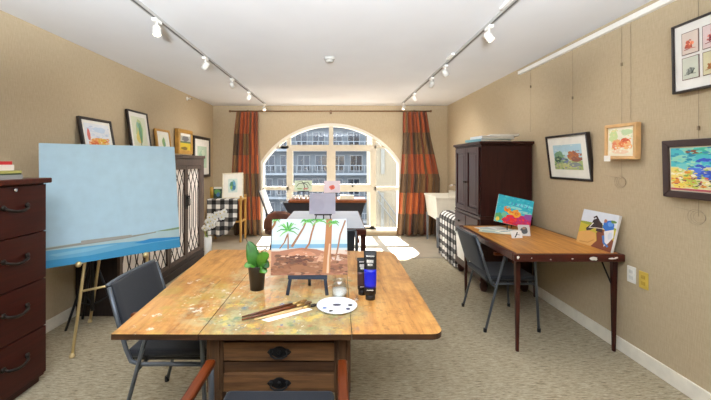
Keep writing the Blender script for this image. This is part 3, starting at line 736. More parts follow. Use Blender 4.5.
def brush(label, p0, p1, r0, hcol, tipc, z, wide=.004):
    r = thing('paintbrush', label, 'paintbrush', (0,0,0), group='paintbrushes laid on the stained table')
    a, c = Vector((*p0, z)), Vector((*p1, z+.001)); d = c-a
    MB().tube([a, a+d*.3, a+d*.62, a+d*.76], 0, 8, rs=[r0*.5, r0, r0*1.25, r0*.9]).build('handle', plain(hcol, .35, 0, .08), r)
    MB().tube([a+d*.76, a+d*.88], 0, 8, rs=[r0*.95, r0*1.1]).build('ferrule', plain((196,160,100), .3, .7, .02), r)
    MB().tube([a+d*.88, a+d*.95, a+d], 0, 8, rs=[r0*1.1, r0*1.4, r0*.5]).build('bristles', plain(tipc, .8, 0, .1), r)
zt = TZ+.0065
brush('long brown paintbrush lying furthest back in the bunch by the palette', (-.412,1.478), (-.15,1.655), .0058, (96,50,22), (150,110,60), zt)
brush('reddish brown paintbrush in the middle of the bunch by the palette', (-.405,1.452), (-.125,1.632), .0062, (112,58,26), (110,78,46), zt)
brush('pale wooden paintbrush with a black tip reaching the palette', (-.352,1.452), (-.098,1.606), .0055, (216,176,122), (50,44,40), zt)
pc = MB().prism([(-.325,1.462),(-.29,1.445),(-.115,1.565),(-.15,1.59)], TZ+.0002, TZ+.0012, 'z').build('paper_scrap', M['paper']); tag(pc, 'cream scrap of paper under the paintbrushes', 'paper')
def ptube(label, loc, rz, h, w, col, capcol, group):
    r = thing('paint_tube', label, 'paint tube', loc, (0,0,rz), group)
    MB().lathe([(w*.42,0),(w*.42,.025),(w*.3,.026)], n=20).build('cap', capcol, r)
    def body(z0, z1, nm, mat, ex=0):
        b = MB(); n = 20; K = 6; vs = []
        for i in range(K+1):
            z = z0+(z1-z0)*i/K; t = max(0,(z-.03)/(h-.03)); ra = w*(.5+.06*t)+ex; rb = w*.42*(1-t)**.8+.002+ex
            for j in range(n): vs.append((ra*math.cos(2*PI*j/n), rb*math.sin(2*PI*j/n), z))
        fs = [(i*n+j,i*n+(j+1)%n,(i+1)*n+(j+1)%n,(i+1)*n+j) for i in range(K) for j in range(n)]+[tuple(reversed(range(n))),tuple(range(K*n,K*n+n))]
        b.add(vs, fs, 0, True); return b.build(nm, mat, r)
    body(.026, h, 'tube_body', M['black'])
    body(h*.25, h*.62, 'colour_band', col, .0006)
    t = MB()
    for z in (h*.68, h*.72, h*.76, h*.86):
        L = w*(.25 if z < h*.8 else .33); t.box((-L,-w*.5-.004,z),(L*.6,-w*.5-.0036+.02,z+h*.015))
    # lettering strips sit on the tapering face
    for z, L, hh in ((h*.70,.22,.010),(h*.76,.30,.014),(h*.88,.34,.006),(h*.12+.02,.3,.004)):
        t2 = MB(); tt = max(0,(z-.03)/(h-.03)); rb = w*.42*(1-tt)**.8+.002
        t2.box((-L*w,-rb-.0004,z-.001),(L*w,-rb+.002,z+hh+.001),1)
        k = 0; x = -L*w
        while x < L*w-w*.04:
            wd = w*(.05+.03*((k*7)%3)/2); t2.box((x,-rb-.0012,z),(x+wd*.7,-rb+.001,z+hh)); x += wd; k += 1
        t2.build('lettering', [M['paper'], M['black']], r)
    return r
g = 'paint tubes standing on the stained table'
ptube('tall black paint tube with a bright blue band', (.158,1.69,TZ), R(-6), .236, .056, plain((10,26,190), .35, 0, .02), M['black'], g)
ptube('smaller black paint tube with a dark brown band, left of the blue one', (.122,1.75,TZ), R(8), .185, .046, plain((70,44,40), .4, 0, .02), M['black'], g)

# ------------------------------------------------------------------ floor vase with white orchid
ov = thing('white_orchid', 'white orchid in a slim white vase on the floor behind the stained table', 'plant', (-1.50,3.98,0))
MB().lathe([(.06,0),(.065,.02),(.045,.2),(.038,.42),(.045,.56),(.041,.56),(.034,.42),(.02,.3)], n=24).build('vase', M['white'], ov)
b = MB(); b.tube([(0,0,.3),(-.01,0,.62),(0,0,.72),(.05,0,.80),(.12,0,.84),(.2,0,.85)], .005, 8); b.build('stem', plain((110,140,50), .5), ov)
leaf(ov, [(0,0,.5),(-.03,-.02,.6),(-.05,-.02,.66)], .03, plain((180,196,40), .4, 0, .1), .2)
rnd = random.Random(5)
for k, (x, z) in enumerate(((-.03,.66),(.02,.68),(-.005,.73),(.04,.74),(.07,.70),(.06,.79),(.09,.76),(.11,.82),(.15,.83),(.17,.79),(.02,.78),(.2,.85))):
    b = MB(); y = rnd.uniform(-.03,.01); T0 = Matrix.Translation((x,y-.01,z)) @ Matrix.Rotation(rnd.uniform(-.4,.4),4,'Z') @ Matrix.Rotation(rnd.uniform(-.3,.3),4,'X') @ Matrix.Rotation(rnd.uniform(0,6),4,'Y')
    for q in range(5):
        a = 2*PI*q/5; b.ball((.021*math.cos(a),0,.021*math.sin(a)), .019, 8, sc=(1,.16,1), T=T0)
    b.ball((0,-.005,0), .007, 8, mi=1, T=T0)
    b.build('flower', [plain((246,244,240), .6, 0, .01), plain((226,200,80), .6)], ov)

# ------------------------------------------------------------------ middle table with paper cover
mt = thing('paper_covered_table', 'brown wooden table topped with pale blue-white paper in the middle of the room', 'table', (0,0,0))
b = MB(); b.box((-.61,3.47,.685),(.285,4.74,.742)); b.build('top_frame', M['mahog_edge'], mt, bevel=.006)
for x in (-.58,.255):
    for y in (3.50,4.70): MB().taper((x,y,0),(.018,.018),(x,y,.685),(.026,.026)).build('leg', M['espresso'], mt)
tc = MB().box((-.605,3.53,.7425),(.27,4.73,.7475)); 
o = tc.build('paper_sheet', plain((226,236,255), .3, 0, .02, 5)); tag(o, 'pale blue-white sheet of paper covering the middle table', 'table cover')
mini_easel('small black table easel holding the blank lavender canvas', (-.17, 3.96, .748), 0, .20, .075, .30, M['black'], thick=.007, sp=.45)
canvas('lavender_canvas', 'blank lavender canvas on a small easel on the paper-covered table', 'painting', .30, .24, .018, (206,204,222), [blob(.3,.4,.3,.3,(200,198,218))], (-.18,3.95,.825), 0, math.atan(.2))

# far bench by the window
fbn = thing('dark_bench', 'dark tapered work bench with a brown wooden top in front of the window', 'table', (0,0,0))
b = MB(); y0, y1 = 5.32, 5.85
b.prism([(-.86,.79),(.43,.79),(.29,.40),(-.66,.40)], y0+.02, y1, 'y'); b.build('body', plain((44,40,44), .5, 0, .05), fbn, bevel=.01)
MB().box((-.77,y0,.79),(.44,y1+.02,.83)).build('top', wood((128,68,38),(166,96,56),'x',.4), fbn, bevel=.01)
for x in (-.60,.23):
    for y in (y0+.06,y1-.04): MB().box((x-.02,y-.02,0),(x+.02,y+.02,.40)).build('leg', M['black'], fbn)
mini_easel('small black easel holding the palm sketch on the dark bench', (-.555, 5.50, .83), 0, .18, .13, .28, M['black'], thick=.006)
canvas('palm_sketch', 'small pale green sketch of a black palm standing on the dark bench', 'painting', .28, .165, .01, (206,220,196),
    [stroke([(.55,.05),(.58,.4),(.5,.75)],.05,.04,(60,50,44)), stroke([(.5,.75),(.25,.7),(.1,.4)],.07,.03,(50,50,44)), stroke([(.5,.75),(.75,.85),(.9,.5)],.07,.03,(40,50,40)), stroke([(.5,.75),(.4,.95),(.15,.85)],.06,.03,(60,70,54)), stroke([(.5,.75),(.7,.6),(.8,.25)],.06,.03,(44,54,44)), blob(.65,.2,.14,.08,(196,130,120)), blob(.3,.2,.15,.06,(140,170,110))],
    (-.555,5.49,.962), 0, math.atan(.2))
mini_easel('small black easel holding the pink dot picture on the dark bench', (-.095, 5.50, .83), 0, .16, .10, .28, M['black'], thick=.006)
canvas('flower_sketch', 'small pale pink picture with one coral dot standing on the dark bench', 'painting', .26, .19, .01, (228,214,224), [blob(.5,.45,.17,.2,(226,120,100)), blob(.5,.45,.09,.1,(206,90,84))], (-.095,5.49,.932), 0, math.atan(.2))
b = MB(); b.box((0.02,5.42,.832),(.26,5.62,.85)); b.box((.03,5.43,.85),(.25,5.60,.885)); o = b.build('paper_pad', plain((238,232,212), .8, 0, .02)); tag(o, 'thick cream paper pad on the right of the dark bench', 'paper')
g = 'white paint pots on the dark bench'
c0 = None
for k, x in enumerate((-.70,-.64,-.575,-.50,-.43)):
    if c0 is None:
        c0 = MB().lathe([(.022,0),(.027,.07),(.024,.07),(.02,.005),(.0005,.005)], n=16).build('paint_pot', M['white'], loc=(x,5.40,.831)); c_ = c0
    else: c_ = c0.copy(); C.objects.link(c_); c_.location = (x, 5.40+.02*(k%2), .831)
    tag(c_, 'small white pot in the row along the left front of the dark bench', 'pot', g)

# brown rounded leather stool and folding chair left of bench
bs = thing('rounded_chair', 'brown round-backed chair beside the left end of the dark bench', 'chair', (-.83,4.99,0))
b = MB(); n = 14; vs = []
for zz_, ws in ((.40,.22),(.50,.25),(.60,.24),(.68,.18),(.73,.07)):
    for j in range(n+1):
        a = PI*(1.1+.8*j/n); vs.append((ws*math.cos(a), .17*math.sin(a)*.9, zz_-.02*abs(j/n-.5)))
fs = [(i*(n+1)+j,i*(n+1)+j+1,(i+1)*(n+1)+j+1,(i+1)*(n+1)+j) for i in range(4) for j in range(n)]
b.add(vs, fs, 0, True); o = b.build('backrest', plain((104,60,42), .5, 0, .08), bs); so = o.modifiers.new('t','SOLIDIFY'); so.thickness = .02
MB().lathe([(.0005,.40),(.2,.40),(.21,.43),(.19,.46),(.0005,.465)], n=24).build('seat', plain((84,48,36), .5, 0, .08), bs)
for a in (45,135,225,315): MB().tube([(.15*math.cos(R(a)),.15*math.sin(R(a)),.40),(.2*math.cos(R(a)),.2*math.sin(R(a)),0)], .012, 8).build('leg', M['espresso'], bs)
fcx = thing('folding_chair', 'thin black-framed chair with pale back panel at the left of the window', 'chair', (-1.0,6.12,0))
def slant(z): return -.19-(z-.45)*.36
b = MB(); b.prism([(slant(.53),.53),(slant(.92),.92),(slant(.92)+.022,.925),(slant(.53)+.022,.535)], -.19, .19, 'y'); b.build('backrest', plain((206,204,200), .6, 0, .02), fcx)
MB().box((-.17,-.19,.44),(.17,.19,.465)).build('seat', M['black'], fcx, bevel=.006)
for s in (-1,1):
    MB().tube([(slant(.94)-.005,s*.2,.94),(slant(.45)-.005,s*.2,.45),(.05,s*.2,0)], .012, 8).build('back_frame', M['black'], fcx)
    MB().tube([(.16,s*.2,.45),(-.1,s*.2,0)], .010, 8).build('leg', M['black'], fcx)

# ------------------------------------------------------------------ left back stand
st = thing('wooden_stand', 'yellow pine stand under the gingham cloth left of the window', 'table', (-1.99,6.24,0))
MB().box((-.30,-.17,.74),(.29,.19,.765)).build('top', M['pine'], st)
for x in (-.28,.27):
    for y in (-.14,.16): MB().box((x-.016,y-.016,0),(x+.016,y+.016,.82 if x>0 else .74)).build('leg', M['pine'], st)
b = MB()
for x in (-.28,.27): b.box((x-.012,-.14,.35),(x+.012,.16,.38))
b.box((-.28,-.15,.35),(.27,-.125,.38)); b.build('stretcher', M['pine'], st)
def gcloth(label, loc, topz, x0, x1, y0, y1, drop_poly, wave, size, extra=None):
    # top sheet + hanging front, one cloth
    b = MB(); t = .004
    b.box((x0,y0,topz),(x1,y1,topz+t),0)
    n = len(drop_poly)
    K = 30
    for i in range(K):
        u0, u1 = i/K, (i+1)/K
        def bot(u):
            f = u*(n-1); k = min(int(f), n-2); q = f-k; return drop_poly[k]+(drop_poly[k+1]-drop_poly[k])*q
        xa, xb = x0+(x1-x0)*u0, x0+(x1-x0)*u1
        ya = lambda u, s: y0-.006-wave*s*(1+math.sin(u*19)); Q = 6
        for q in range(Q):
            s0, s1 = q/Q, (q+1)/Q
            P = lambda u, x, s, e: (x, ya(u,s)-e, topz+t-(topz-bot(u))*s)
            vs = [P(u0,xa,s0,0),P(u1,xb,s0,0),P(u1,xb,s1,0),P(u0,xa,s1,0),P(u0,xa,s0,t),P(u1,xb,s0,t),P(u1,xb,s1,t),P(u0,xa,s1,t)]
            b.add(vs, [(4,5,6,7),(0,3,2,1),(0,1,5,4),(3,7,6,2),(0,4,7,3),(1,2,6,5)], 1, False)
    o = b.build('gingham_cloth', [gingham((0,1), size), gingham((0,2), size)], loc=loc); return tag(o, label, 'tablecloth')
o = gcloth('black and white gingham cloth draped over the pine stand left of the window', (-1.99,6.24,0), .765, -.31,.235,-.18,.18, [.12,.15,.10,.13,.16,.28,.45], .025, .15)
framed('framed_picture', 'cream framed blue and green watercolour standing on the gingham cloth', .375, .455, .02, .02, plain((226,218,196), .5), (206,224,218),
    [blob(.5,.5,.35,.38,(130,180,190)), blob(.4,.6,.2,.2,(84,140,120)), blob(.6,.35,.2,.16,(70,120,160)), blob(.35,.35,.12,.14,(150,190,90)), blob(.65,.65,.12,.12,(100,160,200))],
    (-1.885,6.17,.771), 0, R(7), R(-2), .085)
canvas('leaf_card', 'small card with green leaves on dark ground beside the cream framed picture', 'painting', .17, .20, .012, (50,70,60), [blob(.5,.55,.35,.25,(96,150,90)), rect(.1,.82,.95,1,(220,220,210)), blob(.6,.3,.2,.2,(70,110,150))], (-2.18,6.22,.771), 0, R(8))
o = MB().tube([(-2.27,6.2,.771),(-2.27,6.2,.97)], .03, 12).build('yellow_bottle', plain((176,140,50), .5)); tag(o, 'short amber bottle at the left end of the gingham cloth', 'bottle')

# ------------------------------------------------------------------ utility sink
sk = thing('utility_sink', 'white freestanding utility sink on grey legs in the far right corner', 'sink', (0,0,0))
b = MB(); X0,X1,Y_0,Y_1 = 1.60,2.10,5.66,6.42
def ringpts(x0,x1,y0,y1,z): return [(x0,y0,z),(x1,y0,z),(x1,y1,z),(x0,y1,z)]
lv = [ringpts(X0+.05,X1-.05,Y_0+.05,Y_1-.05,.45), ringpts(X0+.012,X1-.012,Y_0+.012,Y_1-.012,.81), ringpts(X0,X1,Y_0,Y_1,.815), ringpts(X0,X1,Y_0,Y_1,.845),
      ringpts(X0+.03,X1-.05,Y_0+.03,Y_1-.03,.845), ringpts(X0+.07,X1-.09,Y_0+.07,Y_1-.07,.47)]
vs = [p for l in lv for p in l]; fs = [(3,2,1,0)]+[(i*4+j,i*4+(j+1)%4,(i+1)*4+(j+1)%4,(i+1)*4+j) for i in range(5) for j in range(4)]+[(20,21,22,23)]
b.add(vs, fs); b.box((X1-.05,Y_0+.02,.845),(X1,Y_1-.02,.90)); b.build('basin', plain((226,222,210), .35, 0, .02), sk, bevel=.008)
for x, y in ((X0+.05,Y_0+.05),(X1-.06,Y_0+.05),(X0+.05,Y_1-.05),(X1-.06,Y_1-.05)):
    MB().taper((x,y,0),(.014,.014),(x,y,.50),(.02,.02)).build('leg', plain((128,132,138), .4, .2), sk)
b = MB(); b.tube([(X1-.03,6.0,.90),(X1-.03,6.0,1.0),(X1-.08,6.0,1.03),(X1-.16,6.0,1.0)], .010, 8); b.build('faucet', M['chrome'], sk)

# gingham covered box behind armoire
gb = thing('covered_stand', 'low stand fully draped in black and white gingham between the sink and the wardrobe', 'stand', (1.83,4.95,0))
b = MB(); hx, hy, hz = .27, .36, .68
prof = [(-hx,0.02),(-hx,hz-.10)]+[(-hx+.10-.10*math.cos(R(90*i/6)), hz-.10+.10*math.sin(R(90*i/6))) for i in range(1,7)]+[(hx,hz),(hx,0.02)]
n = len(prof); K = 24
def wob(y, z): return .014*math.sin(y*38)*max(0,(hz-z)/hz)
for i in range(K):
    ya, yb = -hy+2*hy*i/K, -hy+2*hy*(i+1)/K
    for j in range(n-1):
        (xa,za),(xb,zb) = prof[j], prof[j+1]
        if j == 0:
            for q in range(6):
                z0, z1 = za+(zb-za)*q/6, za+(zb-za)*(q+1)/6
                b.add([(xa-wob(ya,z0),ya,z0),(xa-wob(yb,z0),yb,z0),(xa-wob(yb,z1),yb,z1),(xa-wob(ya,z1),ya,z1)], [(0,1,2,3)], 0)
        else: b.add([(xa-(wob(ya,za) if j<2 else 0),ya,za),(xa-(wob(yb,za) if j<2 else 0),yb,za),(xb,yb,zb),(xb,ya,zb)], [(0,1,2,3)], 0 if j < 5 else 1)
for y in (-hy, hy): b.face([(x,y,z) for x,z in prof], 2)
b.build('gingham_cover', [gingham((1,2), .125), gingham((0,1), .125), gingham((0,2), .125)], gb)
for x in (-.22,.22):
    for y in (-.3,.3): MB().box((x-.02,y-.02,0),(x+.02,y+.02,.5)).build('leg', M['black'], gb)

# ------------------------------------------------------------------ armoire
am = thing('wardrobe', 'tall dark brown wardrobe with panelled doors and drawers against the right wall', 'wardrobe', (0,0,0))
ax0, ax1, ay0, ay1 = 1.555, 2.11, 3.75, 4.55
b = MB(); b.box((ax0,ay0,.81),(ax1,ay1,1.60)); b.box((ax0-.008,ay0-.008,.56),(ax1,ay1,.81))
b.box((ax0,ay0,.20),(ax1,ay0+.05,.56)); b.box((ax0,ay1-.05,.20),(ax1,ay1,.56)); b.box((ax1-.03,ay0,.2),(ax1,ay1,.56)); b.box((ax0-.01,ay0-.01,.12),(ax1,ay1,.21))
b.build('body', M['espresso'], am, bevel=.004)
b = MB(); b.box((ax0-.012,ay0-.012,1.60),(ax1+.005,ay1+.01,1.615)); b.box((ax0-.03,ay0-.03,1.615),(ax1+.01,ay1+.02,1.645)); b.build('cornice', M['espresso'], am, bevel=.006)
b = MB(); b.box((ax0-.016,ay0-.016,.80),(ax1,ay1,.825)); b.build('waist_moulding', M['espresso'], am, bevel=.006)
for k in range(2):
    y0, y1 = (ay0+.03, (ay0+ay1)/2-.002) if k == 0 else ((ay0+ay1)/2+.002, ay1-.03)
    b = MB(); z0, z1, s_ = .84, 1.585, .055
    b.box((ax0-.018,y0,z0),(ax0,y0+s_,z1)); b.box((ax0-.018,y1-s_,z0),(ax0,y1,z1)); b.box((ax0-.018,y0+s_,z0),(ax0,y1-s_,z0+s_)); b.box((ax0-.018,y0+s_,z1-s_),(ax0,y1-s_,z1)); 
    b.box((ax0-.006,y0+s_,z0+s_),(ax0,y1-s_,z1-s_)); b.box((ax0-.011,y0+s_+.03,z0+s_+.03),(ax0-.005,y1-s_-.03,z1-s_-.03))
    d = b.build('door', wood((52,24,22),(74,38,34),'z',.35,coat=.15), am, bevel=.003)
    yk = y1-.025 if k == 0 else y0+.025
    MB().ball((ax0-.03,yk,1.18), .013, 10).tube([(ax0-.015,yk,1.18),(ax0-.03,yk,1.18)], .006, 8).build('knob', M['bronze'], d)
    d = MB().box((ax0-.024,y0+.005,.58),(ax0-.008,y1-.005,.785)).build('drawer', wood((52,24,22),(74,38,34),'y',.35,coat=.15), am, bevel=.006)
    MB().ball((ax0-.04,(y0+y1)/2,.685), .014, 10).tube([(ax0-.02,(y0+y1)/2,.685),(ax0-.04,(y0+y1)/2,.685)], .006, 8).build('knob', M['bronze'], d)
for x in (ax0+.05, ax1-.06):
    for y in (ay0+.05, ay1-.05): MB().lathe([(.028,0),(.04,.03),(.045,.07),(.03,.10),(.04,.125)], c=(x,y,0), n=16).build('foot', M['espresso'], am)
wb = thing('storage_bin', 'white plastic storage bin in the open bay at the foot of the wardrobe', 'box', (1.66,4.15,.211))
MB().taper((0,0,0),(.13,.28),(0,0,.30),(.145,.30)).build('bin', M['white'], wb, bevel=.01)
MB().box((-.15,-.31,.30),(.15,.31,.32)).build('lid', plain((228,228,226), .4), wb, bevel=.005)
g = 'magazines lying on top of the wardrobe'
for lab, w, d, h, c, x, y, z, rz in (('teal magazine at the bottom of the pile on the wardrobe',.40,.28,.028,(112,164,176),1.72,3.96,1.646,.25),
    ('pale grey book in the middle of the pile on the wardrobe',.38,.27,.034,(206,210,214),1.76,3.95,1.675,.1), ('thin white book on top of the wardrobe pile, pushed towards the wall',.30,.22,.022,(196,192,186),1.88,3.95,1.710,-.2)):
    book(lab, w, d, h, c, (x,y,z), rz, g)

# ------------------------------------------------------------------ right table
rt = thing('folding_table', 'oak-topped folding table with a chipped mahogany rim against the right wall', 'table', (0,0,0))
tx0, tx1, ty0, ty1 = 1.298, 2.11, 2.53, 3.70
b = MB(); e = .035
b.box((tx0,ty0,.685),(tx1,ty0+e,.742)); b.box((tx0,ty1-e,.685),(tx1,ty1,.742)); b.box((tx0,ty0+e,.685),(tx0+e,ty1-e,.742)); b.box((tx1-e,ty0+e,.685),(tx1,ty1-e,.742))
b.box((tx0+e,ty0+e,.70),(tx1-e,ty1-e,.72)); b.build('rim', M['mahog_edge'], rt, bevel=.008)
MB().box((tx0+e-.002,ty0+e-.002,.7205),(tx1-e+.002,ty1-e+.002,.7435)).build('top_panel', M['oak'], rt)
b = MB()
for x, z, w, h in ((1.87,.713,.055,.022),(1.885,.705,.035,.014),(2.01,.712,.05,.013),(2.04,.718,.03,.012),(1.56,.705,.012,.008),(1.72,.71,.014,.008),(1.42,.715,.008,.006),(1.32,.72,.02,.02)):
    pl_, _ = blob(x, z, w/2, h/2, None, 12, .35, int(x*100)); b.prism(pl_, ty0-.0012, ty0, 'y')
b.build('paint_chip', M['paper'], rt)
for x, y in ((1.345,2.59),(2.07,2.59),(1.345,3.63),(2.07,3.63)):
    MB().taper((x,y,0),(.010,.010),(x,y,.69),(.018,.018)).build('leg', M['leg'], rt, bevel=.003)
b = MB(); b.tube([(2.06,2.60,.50),(1.98,2.60,.69)], .006, 8); b.build('brace', M['bronze'], rt)
mini_easel('small black wire easel under the turquoise canvas on the oak-topped table', (1.75,3.42,.744), R(-12), .15, .055, .22, M['black'], thick=.005)
tq = [rect(0,.0,1,.2,(60,190,200)), blob(.62,.12,.45,.18,(214,36,56)), blob(.8,.25,.3,.18,(196,40,110)), blob(.45,.2,.18,.14,(232,40,44)), blob(.92,.4,.12,.12,(150,80,160)), blob(.1,.2,.12,.14,(90,170,110)), blob(.25,.3,.08,.1,(120,200,160)),
      blob(.3,.52,.1,.11,(238,150,40)), blob(.3,.5,.05,.06,(220,110,30)), blob(.58,.42,.12,.13,(240,170,44)), blob(.58,.42,.06,.06,(226,120,30)), blob(.42,.42,.09,.07,(240,196,70)), blob(.8,.52,.2,.05,(150,214,210)),
      blob(.7,.75,.28,.06,(120,220,230)), blob(.5,.62,.22,.05,(150,220,214)), blob(.08,.1,.05,.08,(240,210,80))]
tq += dabs_in([(214,40,60),(240,60,60),(196,30,90),(180,50,130)],70,61,(.25,1),(0,.28))+dabs_in([(60,190,200),(90,210,216),(40,170,196)],70,62,(0,1),(.5,1))+dabs_in([(240,170,60),(226,120,40)],16,63,(.25,.65),(.35,.55))
for k in range(5): tq.append(stroke([(.4+k*.11,.70),(.42+k*.11,.80)],.015,.015,(90,110,190)))
canvas('turquoise_painting', 'small turquoise canvas with orange fish shapes and a red bank, on the oak-topped table', 'painting', .325, .275, .018, (48,184,206), tq, (1.712,3.40,.802), R(-14), R(14), R(12))
horse = [rect(0,0,1,.62,(196,180,60)), blob(.5,.62,.6,.05,(150,160,60)), ([(0,0),(.5,0),(.56,.2),(.5,.4),(.3,.42),(.12,.36),(0,.3)], (216,166,96)), ([(.45,0),(1,0),(1,.3),(.8,.5),(.6,.55),(.52,.4),(.58,.2)], (126,68,44)), stroke([(.1,.05),(.35,.08),(.5,.2)],.03,.02,(190,136,70)),
    blob(.46,.66,.13,.13,(50,36,38)), ([(.38,.68),(.2,.46),(.24,.40),(.34,.44),(.5,.58)], (56,42,44)), stroke([(.36,.8),(.42,.86),(.5,.76)],.05,.05,(44,34,36)), stroke([(.38,.66),(.3,.52)],.03,.02,(232,226,220)), ([(.5,.75),(.62,.7),(.68,.45),(.5,.45)], (60,42,40)),
    stroke([(.28,.5),(.5,.54),(.7,.56)],.02,.02,(214,208,200)), blob(.8,.67,.14,.15,(46,110,196)), blob(.84,.72,.07,.06,(96,150,220)), ([(.72,.5),(.95,.6),(.98,.4),(.88,.2),(.8,.1),(.78,.3)], (228,228,230)), stroke([(.72,.38),(.78,.2),(.9,.12)],.06,.05,(70,120,190)), blob(.9,.42,.06,.1,(206,214,226)), blob(.7,.78,.04,.05,(170,110,90)), blob(.9,.8,.07,.04,(96,130,60))]
canvas('horse_painting', 'unframed painting of a dark horse and blue rider leaning on the right wall', 'painting', .372, .285, .02, (214,220,230), horse, (2.030,2.755,.744), yawR, math.atan(.068/.278), 0)
# leaflets and cards
g = 'leaflets spread on the oak-topped table'
def sheet(label, x, y, w, d, rz, z, col, marks, group=g, name='leaflet'):
    b = MB(); mats = [paint(col)]
    b.box((-w/2,-d/2,0),(w/2,d/2,.0022))
    for (x0,y0,x1,y1,c) in marks:
        m = paint(c); mats.append(m) if m not in mats else None
        b.box((-w/2+x0*w,-d/2+y0*d,.0022),(-w/2+x1*w,-d/2+y1*d,.0026), mats.index(m))
    return tag(b.build(name, mats, loc=(x,y,z), rot=(0,0,rz)), label, 'leaflet', group)
sheet('white leaflet with a grey photo at the back of the oak-topped table', 1.57, 3.50, .30, .19, .25, .744, (232,232,228), [(.08,.1,.45,.9,(176,186,190)),(.55,.2,.9,.35,(150,150,150))])
sheet('pale green leaflet lying across the others near the chair', 1.52, 3.34, .28, .17, -.5, .7468, (206,214,196), [(.1,.15,.9,.5,(170,186,180))])
sheet('cream leaflet nearest the turquoise canvas', 1.66, 3.32, .26, .13, .35, .7496, (238,234,220), [(.1,.55,.7,.8,(140,160,170))])
def card(label, loc, rz, w, h, col, shp):
    return canvas('card', label, 'card', w, h, .003, col, shp, loc, rz, R(18), 0, 'cards standing before the turquoise canvas')
card('white card with a dark running figure on the oak-topped table', (1.585,3.05,.747), R(5), .10, .065, (232,230,226), [stroke([(.3,.1),(.5,.5),(.6,.8)],.1,.1,(50,50,50)), stroke([(.5,.5),(.8,.4)],.08,.04,(60,60,60))])
card('grey photo card beside the white card under the turquoise canvas', (1.70,3.14,.747), R(-8), .10, .10, (206,206,204), [blob(.5,.5,.3,.3,(80,84,88)), blob(.5,.7,.14,.12,(160,130,110))])

# ------------------------------------------------------------------ right wall pictures
g = 'framed pictures hung on the right wall'
framed('framed_picture', 'black framed watercolour landscape with a wide cream mat, furthest back on the right wall', .575, .42, .02, .035, dark, (206,220,206),
    [rect(0,.5,1,1,(176,210,226)), rect(0,0,1,.35,(168,182,120)), blob(.2,.5,.18,.25,(120,160,130)), blob(.15,.42,.15,.12,(70,100,80)), blob(.7,.55,.2,.2,(190,120,80)), blob(.8,.42,.2,.1,(150,96,84)), blob(.4,.35,.14,.12,(120,130,170)), blob(.5,.15,.4,.12,(196,200,140)), blob(.75,.2,.2,.08,(140,150,150)), blob(.45,.65,.12,.08,(200,226,232)), *dabs_in([(112,150,120),(150,176,130),(90,126,110),(176,196,150)],40,21,(0,.6),(.2,.6)), *dabs_in([(190,120,84),(206,150,96),(150,100,90)],30,22,(.55,1),(.4,.75)), *dabs_in([(170,190,130),(150,150,160),(200,206,160),(120,150,120)],40,23,(0,1),(0,.3)), *dabs_in([(186,214,226),(206,224,226)],14,24,(0,.7),(.7,1))],
    (2.118,3.165,1.255), yawR, math.atan(-.05/.42), 0, .075, group=g)
framed('framed_picture', 'small light wood framed picture of orange poppies with a white tag below', 0.285, .262, .024, .04, plain((214,172,118), .45, 0, .06), (240,236,214),
    [blob(.2,.7,.2,.25,(206,222,160)), blob(.75,.85,.25,.12,(196,216,170)), blob(.35,.4,.2,.2,(240,180,120)), blob(.7,.42,.25,.2,(232,130,80)), blob(.25,.35,.1,.18,(236,140,100)), blob(.8,.3,.2,.12,(240,190,130)), blob(.7,.55,.15,.08,(206,90,60)), blob(.5,.1,.4,.08,(240,210,180)), *dabs_in([(240,176,120),(236,150,100),(244,206,150)],36,31,(.05,.95),(.2,.6)), *dabs_in([(216,226,176),(240,238,216),(230,220,160)],30,32,(0,1),(.6,1)), *dabs_in([(250,240,220)],16,33,(0,1),(0,.3))],
    (2.075,2.55,1.440), yawR, 0, R(.8), .012, (240,232,210), group=g)
o = MB().box((-.0,-.03,-.022),(.002,.03,.022)).build('price_tag', M['paper'], loc=(2.070,2.655,1.447)); tag(o, 'small white tag stuck under the poppy picture on its lower left corner', 'tag')
sp = [rect(0,.55,1,1,(80,190,200))]+splash([(120,206,206),(60,160,190),(150,214,190),(70,190,160)], 14, 3, .06,.16,(0,1),(.5,1))+splash([(236,200,70),(240,220,120),(196,206,90),(226,150,60)], 22, 4, .04,.12,(0,.95),(.08,.5))+splash([(60,90,196),(80,120,220),(90,150,230)], 10, 5, .04,.1,(.3,.8),(.3,.75))+[blob(.3,.9,.1,.05,(140,90,60))]+splash([(190,40,60),(60,40,50),(170,60,90),(220,90,90)], 26, 6, .01,.03,(.05,.95),(.05,.35))+dabs_in([(120,210,200),(60,150,180),(40,140,170),(170,220,190)],70,41,(0,1),(.55,1))+dabs_in([(236,210,90),(240,230,160),(150,180,80),(230,150,60),(250,240,210)],90,42,(0,1),(.08,.5))+dabs_in([(60,90,190),(90,130,220)],30,43,(.35,.75),(.3,.7))+dabs_in([(180,40,60),(70,50,60),(160,60,100)],50,44,(0,1),(.05,.3),(.006,.016))+[rect(0,0,1,.04,(190,90,100))]
framed('framed_picture', 'wide dark framed abstract in turquoise, yellow and blue at the right edge', .56, .355, .042, .04, plain((58,40,38), .4, 0, .06), (226,220,170), sp, (2.085,1.935,1.20), yawR, R(-1.5), 0, .008, (228,214,190), group=g)
quad = []
tones = [((222,206,196),(226,130,90),(190,90,70)), ((206,210,196),(140,146,140),(96,104,100)), ((226,204,204),(206,120,110),(150,60,70)), ((214,206,170),(206,150,80),(170,110,60)),
    ((216,214,200),(150,170,120),(110,130,90)), ((220,206,196),(170,120,90),(130,90,70)), ((206,212,220),(120,140,170),(90,100,130)), ((224,216,196),(200,160,110),(150,110,80))]
